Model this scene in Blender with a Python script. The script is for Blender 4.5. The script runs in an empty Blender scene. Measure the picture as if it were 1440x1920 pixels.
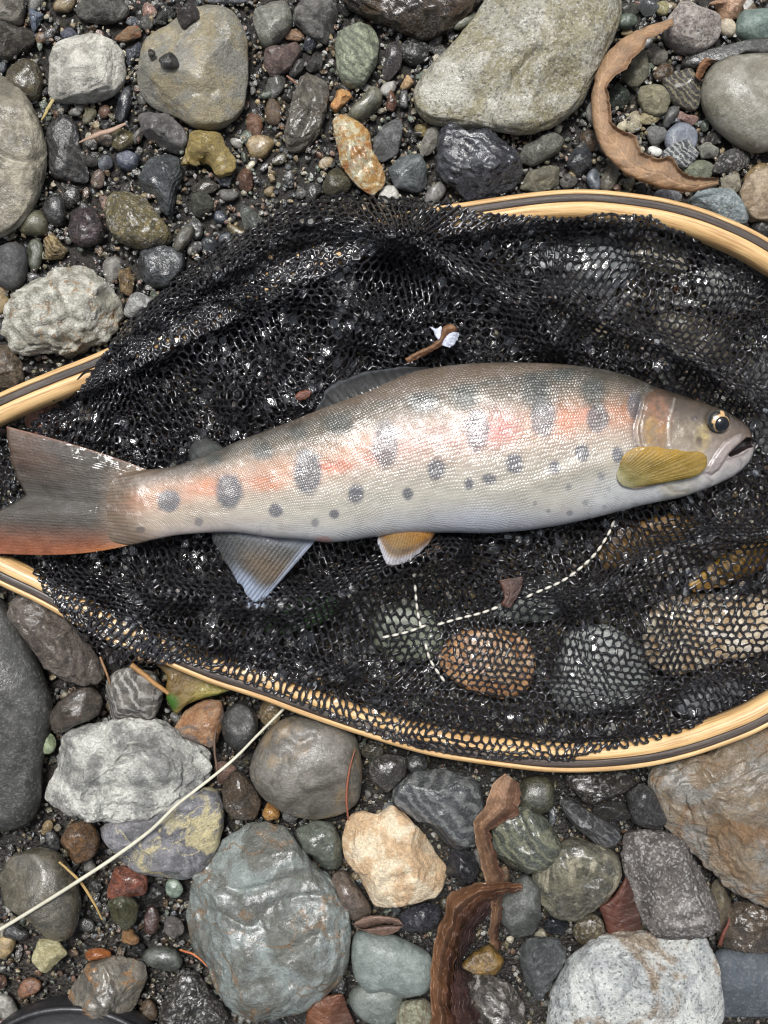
import bpy, bmesh, math, random
import numpy as np
from mathutils import Vector

# ------------------------------------------------------------------ units
# The scene is built at real size (metres); one photo pixel at ground level
# is S metres.  The camera hangs D pixels (about 0.43 m) above the gravel.
S = 0.000214
D = 2000.0
C = bpy.context.scene.collection
rnd = random.Random(7)
rng = np.random.default_rng(7)

# ------------------------------------------------------------------ camera, sky, sun, exposure
cam_d = bpy.data.cameras.new('camera')
cam = bpy.data.objects.new('camera', cam_d)
C.objects.link(cam)
cam.location = (0, 0, D * S)
cam_d.sensor_fit = 'VERTICAL'
cam_d.sensor_height = 36.0
cam_d.lens = 36.0 * D / 1920.0
cam_d.clip_start = 0.01
cam_d.clip_end = 100.0
bpy.context.scene.camera = cam

SUN_EL, SUN_AZ = 68.0, 16.0      # light falls from the top of the picture, slightly from its left
world = bpy.data.worlds.new("World")
bpy.context.scene.world = world
world.use_nodes = True
wn, wl = world.node_tree.nodes, world.node_tree.links
sky = wn.new('ShaderNodeTexSky')
sky.sky_type = 'NISHITA'
sky.sun_disc = False
sky.sun_elevation = math.radians(SUN_EL)
sky.sun_rotation = math.radians(-SUN_AZ)
sky.dust_density = 4.0
sky.air_density = 1.0
bw = wn.new('ShaderNodeRGBToBW')
wmix = wn.new('ShaderNodeMix'); wmix.data_type = 'RGBA'
wmix.inputs[0].default_value = 0.62          # overcast: the sky is nearly grey
wl.new(sky.outputs[0], bw.inputs[0])
wl.new(sky.outputs[0], wmix.inputs[6]); wl.new(bw.outputs[0], wmix.inputs[7])
wl.new(wmix.outputs[2], wn['Background'].inputs[0])
wn['Background'].inputs[1].default_value = 0.05

sun_d = bpy.data.lights.new('sun', 'SUN')
sun_d.energy = 1.5
sun_d.angle = math.radians(18)
sun_d.color = (1.0, 0.99, 0.975)
sun = bpy.data.objects.new('sun', sun_d)
C.objects.link(sun)
e, a = math.radians(SUN_EL), math.radians(SUN_AZ)
sdir = Vector((-math.sin(a) * math.cos(e), math.cos(a) * math.cos(e), math.sin(e)))
sun.rotation_euler = sdir.to_track_quat('Z', 'Y').to_euler()
sun.location = sdir * 2.0

vs = bpy.context.scene.view_settings
vs.view_transform = 'Standard'
vs.look = 'None'
vs.gamma = 1.0
vs.use_curve_mapping = False
vs.exposure = 1.50
bpy.context.scene.cycles.filter_width = 1.15

# ------------------------------------------------------------------ helpers
def W(P):
    """(px, py, z) as seen in the picture, z in pixels above ground -> metres."""
    P = np.asarray(P, float)
    k = (D - P[..., 2]) / D
    return np.stack([(P[..., 0] - 720) * k * S, (960 - P[..., 1]) * k * S, P[..., 2] * S], -1)

def lin(c):
    c = np.asarray(c, float) / 255.0
    return np.where(c <= 0.04045, c / 12.92, ((c + 0.055) / 1.055) ** 2.4)

def _h(i, j, k, seed):
    n = (i.astype(np.int64) * 374761393 + j.astype(np.int64) * 668265263 + k.astype(np.int64) * 2147483647 + seed * 974711) & 0xffffffff
    n = ((n ^ (n >> 13)) * 1274126177) & 0xffffffff
    n = ((n ^ (n >> 16)) * 2246822519) & 0xffffffff
    return ((n ^ (n >> 15)) & 0xffffff) / float(0xffffff) * 2 - 1

def vnoise(P, seed=0):
    P = np.asarray(P, float)
    F = np.floor(P); f = P - F
    f = f * f * f * (f * (f * 6 - 15) + 10)
    i, j, k = F[..., 0], F[..., 1], F[..., 2]
    r = 0
    for a_ in (0, 1):
        wx = f[..., 0] if a_ else 1 - f[..., 0]
        for b_ in (0, 1):
            wy = f[..., 1] if b_ else 1 - f[..., 1]
            for c_ in (0, 1):
                wz = f[..., 2] if c_ else 1 - f[..., 2]
                r = r + wx * wy * wz * _h(i + a_, j + b_, k + c_, seed)
    return r

def fbm(P, octv=4, seed=0, gain=0.5):
    P = np.asarray(P, float)
    s, amp, tot = 0, 1.0, 0.0
    for o in range(octv):
        s = s + amp * vnoise(P * (2.03 ** o) + o * 17.3, seed + o)
        tot += amp; amp *= gain
    return s / tot

def fbm2(x, y, octv=4, seed=0):
    return fbm(np.stack([x, y, np.zeros_like(x) + 0.37], -1), octv, seed)

def sm(a_, b_, x):
    t = np.clip((x - a_) / (b_ - a_), 0, 1)
    return t * t * (3 - 2 * t)

def spline(pts, n, closed=False):
    """Catmull-Rom through pts -> n points."""
    P = np.asarray(pts, float)
    m = len(P)
    t = np.linspace(0, m if closed else m - 1, n, endpoint=not closed)
    i = np.floor(t).astype(int)
    if not closed:
        i = np.minimum(i, m - 2)
    f = (t - i)[:, None]
    g = (lambda q: P[q % m]) if closed else (lambda q: P[np.clip(q, 0, m - 1)])
    p0, p1, p2, p3 = g(i - 1), g(i), g(i + 1), g(i + 2)
    return 0.5 * (2 * p1 + (p2 - p0) * f + (2 * p0 - 5 * p1 + 4 * p2 - p3) * f ** 2 + (3 * p1 - p0 - 3 * p2 + p3) * f ** 3)

def inpoly(x, y, poly):
    P = np.asarray(poly, float)
    r = np.zeros(np.shape(x), bool)
    q = np.roll(P, -1, 0)
    for (x1, y1), (x2, y2) in zip(P, q):
        if y1 == y2:
            continue
        c = ((y1 > y) != (y2 > y)) & (x < (x2 - x1) * (y - y1) / (y2 - y1) + x1)
        r ^= c
    return r

def segdist(x, y, pts, closed=False):
    P = np.asarray(pts, float)
    Q = np.roll(P, -1, 0) if closed else P[1:]
    A = P if closed else P[:-1]
    best = np.full(np.shape(x), 1e9)
    for (x1, y1), (x2, y2) in zip(A, Q):
        dx, dy = x2 - x1, y2 - y1
        t = np.clip(((x - x1) * dx + (y - y1) * dy) / (dx * dx + dy * dy + 1e-9), 0, 1)
        best = np.minimum(best, np.hypot(x - x1 - t * dx, y - y1 - t * dy))
    return best

def tag(o, label=None, cat=None, group=None, kind=None):
    if label: o['label'] = label
    if cat: o['category'] = cat
    if group: o['group'] = group
    if kind: o['kind'] = kind
    return o

def mk(name, V, F, mat, parent=None, origin=None, smooth=True, col=None, vec=None):
    """One mesh object from world-space vertices (metres)."""
    V = np.asarray(V, float)
    if parent is not None:
        origin = np.array(parent['org'])
    elif origin is None:
        origin = np.array([V[:, 0].mean(), V[:, 1].mean(), V[:, 2].min()])
    me = bpy.data.meshes.new(name)
    F = [np.asarray(f) for f in (F if isinstance(F, (list, tuple)) else [F])]
    F = [f for f in F if len(f)]
    me.vertices.add(len(V))
    me.vertices.foreach_set('co', (V - origin).astype(np.float32).ravel())
    loops = np.concatenate([f.ravel() for f in F]).astype(np.int32)
    tot = np.concatenate([np.full(len(f), f.shape[1], np.int32) for f in F])
    start = np.concatenate([[0], np.cumsum(tot)[:-1]]).astype(np.int32)
    me.loops.add(len(loops)); me.loops.foreach_set('vertex_index', loops)
    me.polygons.add(len(tot)); me.polygons.foreach_set('loop_start', start); me.polygons.foreach_set('loop_total', tot)
    me.update(calc_edges=True)
    me.polygons.foreach_set('use_smooth', np.full(len(tot), smooth))
    if col is not None:
        at = me.color_attributes.new('Col', 'FLOAT_COLOR', 'POINT')
        at.data.foreach_set('color', np.concatenate([col, np.ones((len(V), 1))], 1).astype(np.float32).ravel())
    if vec is not None:
        at = me.attributes.new('suv', 'FLOAT_VECTOR', 'POINT')
        at.data.foreach_set('vector', np.asarray(vec, np.float32).ravel())
    me.validate()
    me.materials.append(mat)
    o = bpy.data.objects.new(name, me)
    C.objects.link(o)
    if parent is None:
        o.location = origin
        o['org'] = [float(v) for v in origin]
    else:
        o.parent = parent
        root_org = origin
        o['org'] = [float(v) for v in root_org]
    return o

def empty(name, px, py, z, label, cat, group=None):
    o = bpy.data.objects.new(name, None)
    C.objects.link(o)
    p = W([px, py, z])
    o.location = p
    o['org'] = [float(v) for v in p]
    o.empty_display_size = 0.01
    return tag(o, label, cat, group)

def gridfaces(n, m, closed_m=False, off=0, flip=False):
    i, j = np.meshgrid(np.arange(n - 1), np.arange(m if closed_m else m - 1), indexing='ij')
    j2 = (j + 1) % m
    f = np.stack([i * m + j, (i + 1) * m + j, (i + 1) * m + j2, i * m + j2], -1).reshape(-1, 4) + off
    return f[:, ::-1] if flip else f

def sheet(P, th):
    """Closed thin shell from an (n, m, 3) grid in picture space; th = thickness in px (n, m)."""
    n, m = P.shape[:2]
    B = P.copy(); B[..., 2] -= th
    V = np.concatenate([P.reshape(-1, 3), B.reshape(-1, 3)])
    f1 = gridfaces(n, m); f2 = gridfaces(n, m, off=n * m, flip=True)
    rim = np.concatenate([np.arange(m), np.arange(1, n) * m + m - 1, (n - 1) * m + np.arange(m - 2, -1, -1), np.arange(n - 2, 0, -1) * m])
    r2 = np.roll(rim, -1)
    f3 = np.stack([rim, r2, r2 + n * m, rim + n * m], 1)
    return V, np.concatenate([f1, f2, f3])

def tube(pts, rad, sides=7, squash=1.0):
    """Round bar along picture-space points -> world verts, faces (ends capped by a cone point)."""
    P = W(np.asarray(pts, float)); n = len(P)
    r = (np.zeros(n) + np.asarray(rad)) * S
    T = np.gradient(P, axis=0); T /= np.linalg.norm(T, axis=1)[:, None] + 1e-12
    up = np.array([0, 0, 1.0])
    A = np.cross(T, up); A /= np.linalg.norm(A, axis=1)[:, None] + 1e-9
    B = np.cross(A, T)
    th = np.linspace(0, 2 * np.pi, sides, endpoint=False)
    V = P[:, None] + r[:, None, None] * (A[:, None] * np.cos(th)[None, :, None] + squash * B[:, None] * np.sin(th)[None, :, None])
    V = np.concatenate([V.reshape(-1, 3), P[:1], P[-1:]])
    f = gridfaces(n, sides, True)
    k = np.arange(sides)
    c1 = np.stack([np.full(sides, n * sides), k, (k + 1) % sides], 1)
    c2 = np.stack([np.full(sides, n * sides + 1), (n - 1) * sides + (k + 1) % sides, (n - 1) * sides + k], 1)
    return V, [f, np.concatenate([c1, c2])]

# ------------------------------------------------------------------ material helpers
class NT:
    def __init__(s, name):
        s.mat = bpy.data.materials.new(name)
        s.mat.use_nodes = True
        s.nt = s.mat.node_tree
        s.bsdf = s.nt.nodes['Principled BSDF']
        s.out = s.nt.nodes['Material Output']
    def n(s, typ, ins=None, **pr):
        nd = s.nt.nodes.new('ShaderNode' + typ)
        for k, v in pr.items():
            setattr(nd, k, v)
        for k, v in (ins or {}).items():
            s.put(nd.inputs[k], v)
        return nd
    def put(s, sock, v):
        if isinstance(v, bpy.types.NodeSocket):
            s.nt.links.new(v, sock)
        else:
            sock.default_value = v
    def m(s, op, a_, b_=0.0, c_=0.0, clamp=False):
        nd = s.nt.nodes.new('ShaderNodeMath'); nd.operation = op; nd.use_clamp = clamp
        s.put(nd.inputs[0], a_); s.put(nd.inputs[1], b_); s.put(nd.inputs[2], c_)
        return nd.outputs[0]
    def mix(s, f, a_, b_, mode='MIX'):
        nd = s.nt.nodes.new('ShaderNodeMix'); nd.data_type = 'RGBA'; nd.blend_type = mode
        s.put(nd.inputs[0], f); s.put(nd.inputs[6], a_); s.put(nd.inputs[7], b_)
        return nd.outputs[2]
    def rng(s, v, a_, b_, c_=0.0, d_=1.0, smooth=True):
        nd = s.nt.nodes.new('ShaderNodeMapRange')
        nd.interpolation_type = 'SMOOTHSTEP' if smooth else 'LINEAR'
        s.put(nd.inputs[0], v)
        for q, val in zip((1, 2, 3, 4), (a_, b_, c_, d_)):
            s.put(nd.inputs[q], val)
        return nd.outputs[0]
    def noise(s, vec, scale, detail=4.0, rough=0.55, dist=0.0):
        nd = s.n('TexNoise', {'Scale': scale, 'Detail': detail, 'Roughness': rough, 'Distortion': dist})
        s.put(nd.inputs['Vector'], vec)
        return nd.outputs[0]
    def set(s, **kw):
        for k, v in kw.items():
            s.put(s.bsdf.inputs[k.replace('_', ' ')], v)
    def attr(s, name, typ='OBJECT'):
        return s.n('Attribute', attribute_name=name, attribute_type=typ)
    def objpx(s):
        """object coordinates in photo pixels (0.214 mm each)"""
        tc = s.n('TexCoord')
        v = s.n('VectorMath', operation='SCALE'); s.put(v.inputs[0], tc.outputs['Object']); v.inputs['Scale'].default_value = 1 / S
        return v.outputs[0]

def make_stone_material(geom_color=False):
    t = NT('gravel_stone' if geom_color else 'river_stone')
    p = t.objpx()
    if geom_color:
        ca = t.attr('Col', 'GEOMETRY').outputs['Color']
        n1 = t.noise(p, 0.11, 4, 0.6)
        n2 = t.noise(p, 0.45, 3, 0.6)
        base = t.mix(t.rng(n1, 0.35, 0.7), ca, t.mix(0.55, ca, (0.02, 0.018, 0.015, 1)))
        base = t.mix(t.rng(n2, 0.55, 0.72, 0.0, 0.45), base, t.mix(0.5, base, (0.5, 0.48, 0.44, 1)))
        wet = t.noise(p, 0.02, 2, 0.5)
        t.set(Base_Color=base, Roughness=t.rng(wet, 0.4, 0.65, 0.14, 0.5))
        t.set(Coat_Weight=t.rng(wet, 0.42, 0.6, 0.9, 0.1), Coat_Roughness=0.1, Coat_IOR=1.6)
        b = t.n('Bump', {'Strength': 0.7, 'Distance': 2.4 * S, 'Height': n2})
        t.set(Normal=b.outputs[0], Coat_Normal=b.outputs[0])
        return t.mat
    oi = t.n('ObjectInfo')
    off = t.n('VectorMath', operation='SCALE'); t.put(off.inputs[0], oi.outputs['Random']); off.inputs['Scale'].default_value = 900.0
    cmb = t.n('CombineXYZ', {0: t.m('MULTIPLY', oi.outputs['Random'], 900.0), 1: t.m('MULTIPLY', oi.outputs['Random'], 433.0), 2: t.m('MULTIPLY', oi.outputs['Random'], 177.0)})
    add = t.n('VectorMath', operation='ADD'); t.put(add.inputs[0], p); t.put(add.inputs[1], cmb.outputs[0])
    v = add.outputs[0]
    A, B_, Cc = (t.attr(k).outputs['Color'] for k in ('col_a', 'col_b', 'col_c'))
    p1 = t.n('SeparateXYZ', {0: t.attr('par_a').outputs['Vector']}).outputs     # vein, band, stain
    p2 = t.n('SeparateXYZ', {0: t.attr('par_b').outputs['Vector']}).outputs     # speck, rough, bump
    p3 = t.n('SeparateXYZ', {0: t.attr('par_c').outputs['Vector']}).outputs     # scale, wet, salt
    sc = t.m('DIVIDE', 1.0, p3[0])
    n1 = t.noise(v, sc, 7, 0.68, 0.7)
    n2 = t.noise(v, 0.26, 5, 0.72)
    n3 = t.noise(v, t.m('MULTIPLY', sc, 0.55), 5, 0.6, 1.2)
    n4 = t.noise(v, t.m('MULTIPLY', sc, 3.1), 6, 0.75, 0.4)
    base = t.mix(t.rng(n1, 0.40, 0.58), A, B_)
    # stain patches
    st = t.m('MULTIPLY', t.rng(n3, 0.52, 0.62), p1[2])
    base = t.mix(st, base, Cc)
    # bands: warped stripes
    wv = t.n('TexWave', {'Scale': t.m('MULTIPLY', sc, 0.75), 'Distortion': 9.0, 'Detail': 4.0, 'Detail Scale': 0.8, 'Detail Roughness': 0.6}, wave_type='BANDS', bands_direction='DIAGONAL')
    t.put(wv.inputs['Vector'], v)
    bd = t.m('MULTIPLY', t.rng(wv.outputs['Fac'], 0.45, 0.95), p1[1])
    base = t.mix(bd, base, Cc)
    # veins: thin lines where a warped noise crosses one half
    ve = t.m('ABSOLUTE', t.m('SUBTRACT', t.noise(v, t.m('MULTIPLY', sc, 0.62), 4, 0.55, 0.5), 0.5))
    vm = t.m('MULTIPLY', t.m('MULTIPLY', t.rng(ve, 0.003, 0.02, 1.0, 0.0), t.rng(n4, 0.38, 0.55, 0.15, 1.0)), p1[0])
    base = t.mix(vm, base, Cc)
    # mid mottling and fine grain of the mineral
    g = t.m('ADD', t.m('MULTIPLY', t.m('SUBTRACT', n4, 0.5), 1.7), t.m('MULTIPLY', t.m('SUBTRACT', n2, 0.5), 1.9))
    gr = t.m('ADD', 1.0, t.m('MULTIPLY', g, p2[0]))
    grc = t.n('CombineXYZ', {0: gr, 1: gr, 2: gr}).outputs[0]
    base = t.mix(1.0, base, grc, 'MULTIPLY')
    # salt-and-pepper crystals
    vo = t.n('TexVoronoi', {'Scale': 0.27, 'Randomness': 1.0}, feature='F1')
    t.put(vo.inputs['Vector'], v)
    sx = t.n('SeparateXYZ', {0: vo.outputs['Color']}).outputs[0]
    base = t.mix(t.m('MULTIPLY', t.rng(sx, 0.78, 0.84, 0, 1), p3[2]), base, t.mix(0.55, base, (0.62, 0.6, 0.57, 1)))
    base = t.mix(t.m('MULTIPLY', t.rng(sx, 0.16, 0.08, 0, 1), p3[2]), base, (0.03, 0.03, 0.03, 1))
    # wet film lies in patches
    wn_ = t.noise(v, 0.017, 3, 0.6, 0.5)
    ro = t.m('ADD', p2[1], t.m('MULTIPLY', t.m('SUBTRACT', wn_, 0.5), 0.5))
    ro = t.m('ADD', ro, t.m('MULTIPLY', t.m('SUBTRACT', n2, 0.5), 0.35))
    ro = t.m('MINIMUM', t.m('MAXIMUM', ro, 0.06), 0.95)
    t.set(Base_Color=base, Roughness=ro, Coat_Weight=t.m('MULTIPLY', p3[1], t.rng(wn_, 0.42, 0.58, 1.0, 0.12)), Coat_Roughness=t.rng(n4, 0.35, 0.65, 0.10, 0.26), Coat_IOR=1.6)
    hgt = t.m('ADD', t.m('MULTIPLY', n4, 2.2), t.m('ADD', t.m('MULTIPLY', n2, 0.8), t.m('MULTIPLY', n1, 2.0)))
    hgt = t.m('SUBTRACT', hgt, t.m('MULTIPLY', vm, 0.25))
    bp = t.n('Bump', {'Strength': p2[2], 'Distance': 7.0 * S, 'Height': hgt})
    bc = t.n('Bump', {'Strength': 0.5, 'Distance': 3.2 * S, 'Height': t.m('ADD', t.noise(v, 0.11, 4, 0.6, 0.4), t.m('MULTIPLY', n2, 0.35))})
    t.set(Normal=bp.outputs[0], Coat_Normal=bc.outputs[0])
    return t.mat

def make_ground_material():
    t = NT('wet_grit')
    p = t.objpx()
    n1 = t.noise(p, 0.02, 5, 0.6); n2 = t.noise(p, 0.22, 5, 0.75)
    vo = t.n('TexVoronoi', {'Scale': 0.16}); t.put(vo.inputs['Vector'], p)
    base = t.mix(t.rng(n1, 0.35, 0.65), (0.008, 0.007, 0.006, 1), (0.020, 0.017, 0.013, 1))
    base = t.mix(t.rng(n2, 0.5, 0.75, 0, 0.8), base, (0.07, 0.06, 0.047, 1))
    t.set(Base_Color=base, Roughness=t.rng(n2, 0.3, 0.7, 0.2, 0.6))
    h = t.m('ADD', t.m('MULTIPLY', vo.outputs['Distance'], -1.0), n2)
    t.set(Normal=t.n('Bump', {'Strength': 0.8, 'Distance': 4 * S, 'Height': h}).outputs[0])
    return t.mat

def make_wood(name, c1, c2, c3, rough, coat=0.2):
    t = NT(name)
    at = t.attr('suv', 'GEOMETRY').outputs['Vector']
    mp = t.n('Mapping', {'Scale': (0.0035, 0.16, 0.16)}); t.put(mp.inputs['Vector'], at)
    n1 = t.noise(mp.outputs[0], 1.0, 6, 0.65, 0.3)
    mp2 = t.n('Mapping', {'Scale': (0.008, 0.24, 0.24)}); t.put(mp2.inputs['Vector'], at)
    n2 = t.noise(mp2.outputs[0], 1.0, 5, 0.7)
    n3 = t.noise(t.objpx(), 0.012, 3, 0.5)
    base = t.mix(t.rng(n1, 0.35, 0.68), c1, c2)
    base = t.mix(t.rng(n2, 0.47, 0.62, 0, 0.7), base, c3)
    base = t.mix(t.rng(n3, 0.5, 0.7, 0, 0.3), base, c3)
    t.set(Base_Color=base, Roughness=t.rng(n2, 0.3, 0.7, rough - 0.1, rough + 0.15), Coat_Weight=coat, Coat_Roughness=0.2)
    t.set(Normal=t.n('Bump', {'Strength': 0.7, 'Distance': 2.2 * S, 'Height': n2}).outputs[0])
    return t.mat

def make_net_material():
    t = NT('wet_black_net')
    p = t.objpx()
    n = t.noise(p, 0.35, 3, 0.6)
    n2 = t.noise(p, 0.9, 2, 0.5)
    w = t.noise(p, 0.012, 3, 0.6)
    t.set(Base_Color=t.mix(n, (0.004, 0.0035, 0.005, 1), (0.012, 0.011, 0.014, 1)), Roughness=t.rng(w, 0.4, 0.62, 0.16, 0.4))
    t.set(Coat_Weight=t.rng(w, 0.46, 0.66, 1.0, 0.12), Coat_Roughness=0.05, Coat_IOR=1.55, Specular_IOR_Level=0.3)
    t.set(Normal=t.n('Bump', {'Strength': 1.0, 'Distance': 2.4 * S, 'Height': t.m('ADD', n, n2)}).outputs[0])
    return t.mat

def make_film_material():
    t = NT('water_film')
    p = t.objpx()
    n = t.noise(p, 0.18, 3, 0.6)
    bump = t.n('Bump', {'Strength': 0.6, 'Distance': 2.0 * S, 'Height': n})
    gl = t.n('BsdfGlossy', {'Color': (1, 1, 1, 1), 'Roughness': 0.05, 'Normal': bump.outputs[0]})
    tr = t.n('BsdfTransparent')
    fr = t.n('Fresnel', {'IOR': 1.45, 'Normal': bump.outputs[0]})
    mx = t.n('MixShader', {0: t.m('ADD', fr.outputs[0], 0.07), 1: tr.outputs[0], 2: gl.outputs[0]})
    t.nt.links.new(mx.outputs[0], t.out.inputs[0])
    return t.mat

def make_col_material(name, rough=0.45, coat=0.2, bump=0.5, alpha=1.0, grain=0.3, scale=0.3, trans=0.0, coat_rough=0.12):
    """Base colour from the mesh's own pigment layer with a fine grain."""
    t = NT(name)
    p = t.objpx()
    n = t.noise(p, scale, 4, 0.65)
    n2 = t.noise(p, scale * 0.2, 3, 0.6)
    ca = t.attr('Col', 'GEOMETRY').outputs['Color']
    g = t.m('ADD', 1.0, t.m('MULTIPLY', t.m('ADD', t.m('SUBTRACT', n, 0.5), t.m('SUBTRACT', n2, 0.5)), grain * 2))
    base = t.mix(1.0, ca, t.n('CombineXYZ', {0: g, 1: g, 2: g}).outputs[0], 'MULTIPLY')
    t.set(Base_Color=base, Roughness=t.rng(n2, 0.3, 0.7, max(0.05, rough - 0.15), rough + 0.15), Coat_Weight=t.m('MULTIPLY', t.rng(t.noise(p, 0.05, 4, 0.7, 0.6), 0.5, 0.6), coat), Coat_Roughness=coat_rough, Alpha=alpha)
    if trans:
        t.set(Subsurface_Weight=trans, Subsurface_Radius=(0.002, 0.001, 0.0006))
    t.set(Normal=t.n('Bump', {'Strength': bump, 'Distance': 1.5 * S, 'Height': n}).outputs[0])
    return t.mat

def make_fish_skin():
    t = NT('trout_skin')
    p = t.objpx()
    ca = t.attr('Col', 'GEOMETRY')
    col = ca.outputs['Color']
    uv = t.n('SeparateXYZ', {0: t.attr('suv', 'GEOMETRY').outputs['Vector']}).outputs
    # staggered rows of scales
    b = t.m('ADD', uv[1], t.m('MULTIPLY', t.noise(p, 0.018, 3, 0.6), 4.0))
    row = t.m('FLOOR', b)
    wob = t.noise(p, 0.03, 3, 0.6)
    a_ = t.m('ADD', t.m('ADD', uv[0], t.m('MULTIPLY', wob, 3.0)), t.m('MULTIPLY', t.m('FLOORED_MODULO', row, 2.0), 0.5))
    fx = t.m('SUBTRACT', t.m('FRACT', a_), 0.5)
    fy = t.m('SUBTRACT', t.m('FRACT', b), 0.5)
    cell = t.n('CombineXYZ', {0: t.m('FLOOR', a_), 1: row, 2: 0.0}).outputs[0]
    wn1 = t.n('TexWhiteNoise', noise_dimensions='3D'); t.put(wn1.inputs['Vector'], cell)
    d = t.m('SQRT', t.m('ADD', t.m('MULTIPLY', fx, fx), t.m('MULTIPLY', t.m('MULTIPLY', fy, fy), 1.2)))
    dome = t.rng(d, 0.15, 0.52, 1.0, 0.0)
    mask = uv[2]
    big = t.noise(p, 0.03, 3, 0.6)
    fine = t.noise(p, 0.35, 3, 0.6)
    patch = t.rng(t.noise(p, 0.022, 4, 0.65, 0.5), 0.36, 0.62, 0.35, 1.1)
    bright = t.m('MULTIPLY', t.m('MULTIPLY', t.m('MULTIPLY', dome, mask), t.m('ADD', 0.10, t.m('MULTIPLY', wn1.outputs[0], 0.55))), t.m('MULTIPLY', patch, t.rng(t.n('RGBToBW', {0: col}).outputs[0], 0.06, 0.34, 1.25, 0.5)))
    lite = t.mix(0.55, col, (0.66, 0.62, 0.57, 1))  # silvery scale centres, with the glint of each painted in as paler colour
    base = t.mix(bright, t.mix(t.m('MULTIPLY', mask, t.m('MULTIPLY', t.rng(d, 0.38, 0.6, 0.0, 0.36), patch)), col, t.mix(0.75, col, (0.02, 0.018, 0.015, 1))), lite)
    base = t.mix(t.rng(fine, 0.4, 0.7, 0, 0.18), base, t.mix(0.6, base, (0.03, 0.028, 0.026, 1)))
    t.set(Base_Color=base, Metallic=t.m('MULTIPLY', bright, 0.55), Roughness=t.rng(big, 0.35, 0.65, 0.26, 0.42))
    t.set(Coat_Weight=t.rng(big, 0.36, 0.6, 1.0, 0.35), Coat_IOR=1.6, Coat_Roughness=t.rng(big, 0.4, 0.6, 0.06, 0.16), Subsurface_Weight=0.08, Subsurface_Radius=(0.002, 0.0012, 0.0008))
    slime = t.noise(p, 0.06, 5, 0.72, 1.2)
    h = t.m('ADD', t.m('MULTIPLY', t.m('MULTIPLY', dome, mask), t.m('MULTIPLY', patch, 0.55)), t.m('ADD', t.m('MULTIPLY', fine, 0.25), t.m('MULTIPLY', slime, 0.55)))
    bp = t.n('Bump', {'Strength': 0.55, 'Distance': 1.7 * S, 'Height': h})
    bc = t.n('Bump', {'Strength': 0.6, 'Distance': 2.6 * S, 'Height': t.m('ADD', slime, t.m('MULTIPLY', t.m('MULTIPLY', dome, mask), 0.14))})
    t.set(Normal=bp.outputs[0], Coat_Normal=bc.outputs[0])
    return t.mat

def make_plain(name, c, rough=0.4, coat=0.0, bump=0.3, scale=0.2, spec=0.5, var=0.4):
    t = NT(name)
    p = t.objpx()
    n = t.noise(p, scale, 4, 0.6)
    c = tuple(c) + (1,)
    dark = tuple(v * (1 - var) for v in c[:3]) + (1,)
    t.set(Base_Color=t.mix(t.rng(n, 0.3, 0.7), c, dark), Roughness=rough, Coat_Weight=coat, Coat_Roughness=0.05, Specular_IOR_Level=spec)
    t.set(Normal=t.n('Bump', {'Strength': bump, 'Distance': 1.5 * S, 'Height': n}).outputs[0])
    return t.mat

M = dict(
    stone=make_stone_material(), gravel=make_stone_material(True), ground=make_ground_material(),
    ash=make_wood('pale_ash_wood', (0.64, 0.43, 0.20, 1), (0.54, 0.335, 0.14, 1), (0.30, 0.15, 0.05, 1), 0.42),
    walnut=make_wood('dark_walnut_wood', (0.030, 0.019, 0.013, 1), (0.062, 0.042, 0.030, 1), (0.010, 0.007, 0.006, 1), 0.5, 0.12),
    net=make_net_material(), film=make_film_material(),
    thread=make_plain('cream_thread', (0.68, 0.65, 0.56), 0.6, 0.0, 0.5, 0.5),
    skin=make_fish_skin(), tailfin=make_col_material('tail_membrane', 0.5, 0.7, 0.9, 0.88, 0.4, 0.25, 0.0, 0.06),
    fin=make_col_material('wet_fin', 0.5, 0.6, 1.0, 1.0, 0.35, 0.25, 0.05, 0.05),
    thinfin=make_col_material('thin_wet_fin', 0.45, 0.8, 0.8, 0.66, 0.35, 0.25, 0.0, 0.06),
    pupil=make_plain('pupil', (0.004, 0.005, 0.008), 0.08, 0.6, 0.0),
    iris=make_col_material('iris', 0.2, 0.8, 0.2, 1.0, 0.3, 0.6, 0.0, 0.03),
    darkfin=make_col_material('dark_wet_fin', 0.62, 0.45, 1.0, 1.0, 0.35, 0.25, 0.0, 0.06),
    leaf=make_col_material('dry_leaf', 0.66, 0.0, 1.0, 1.0, 0.5, 0.3),
    wetleaf=make_col_material('wet_leaf', 0.42, 0.22, 1.0, 1.0, 0.45, 0.3),
    straw=make_col_material('straw', 0.55, 0.0, 0.5, 1.0, 0.25, 0.2),
    rubber=make_plain('black_rubber', (0.022, 0.022, 0.024), 0.42, 0.1, 0.6, 0.15),
    white=make_plain('white_membrane', (0.62, 0.66, 0.78), 0.35, 0.3, 0.3, 0.1),
)
# ------------------------------------------------------------------ the river bed
bed_x = np.concatenate([[-24000, -9000, -3500, -1500], np.arange(-520, 1961, 14.0), [3000, 5000, 11000, 26000]])
bed_y = np.concatenate([[-24000, -9000, -3500, -1400], np.arange(-420, 2341, 14.0), [3400, 5400, 11400, 26000]])
gx, gy = np.meshgrid(bed_x, bed_y, indexing='ij')
BEDZ = lambda x, y: -26.0 * sm(1020, 1140, y) * sm(2200, 2000, y)
gz = BEDZ(gx, gy) - 9 + 9 * fbm2(gx / 90, gy / 90, 4, 3) + 5 * fbm2(gx / 22, gy / 22, 3, 9)
gw = np.stack([(gx - 720) * S, (960 - gy) * S, gz * S], -1)
bed = mk('ground', gw.reshape(-1, 3), gridfaces(len(bed_x), len(bed_y), flip=True), M['ground'], origin=np.zeros(3))
tag(bed, 'dark wet grit of the river bed under the stones', kind='structure')

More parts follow.
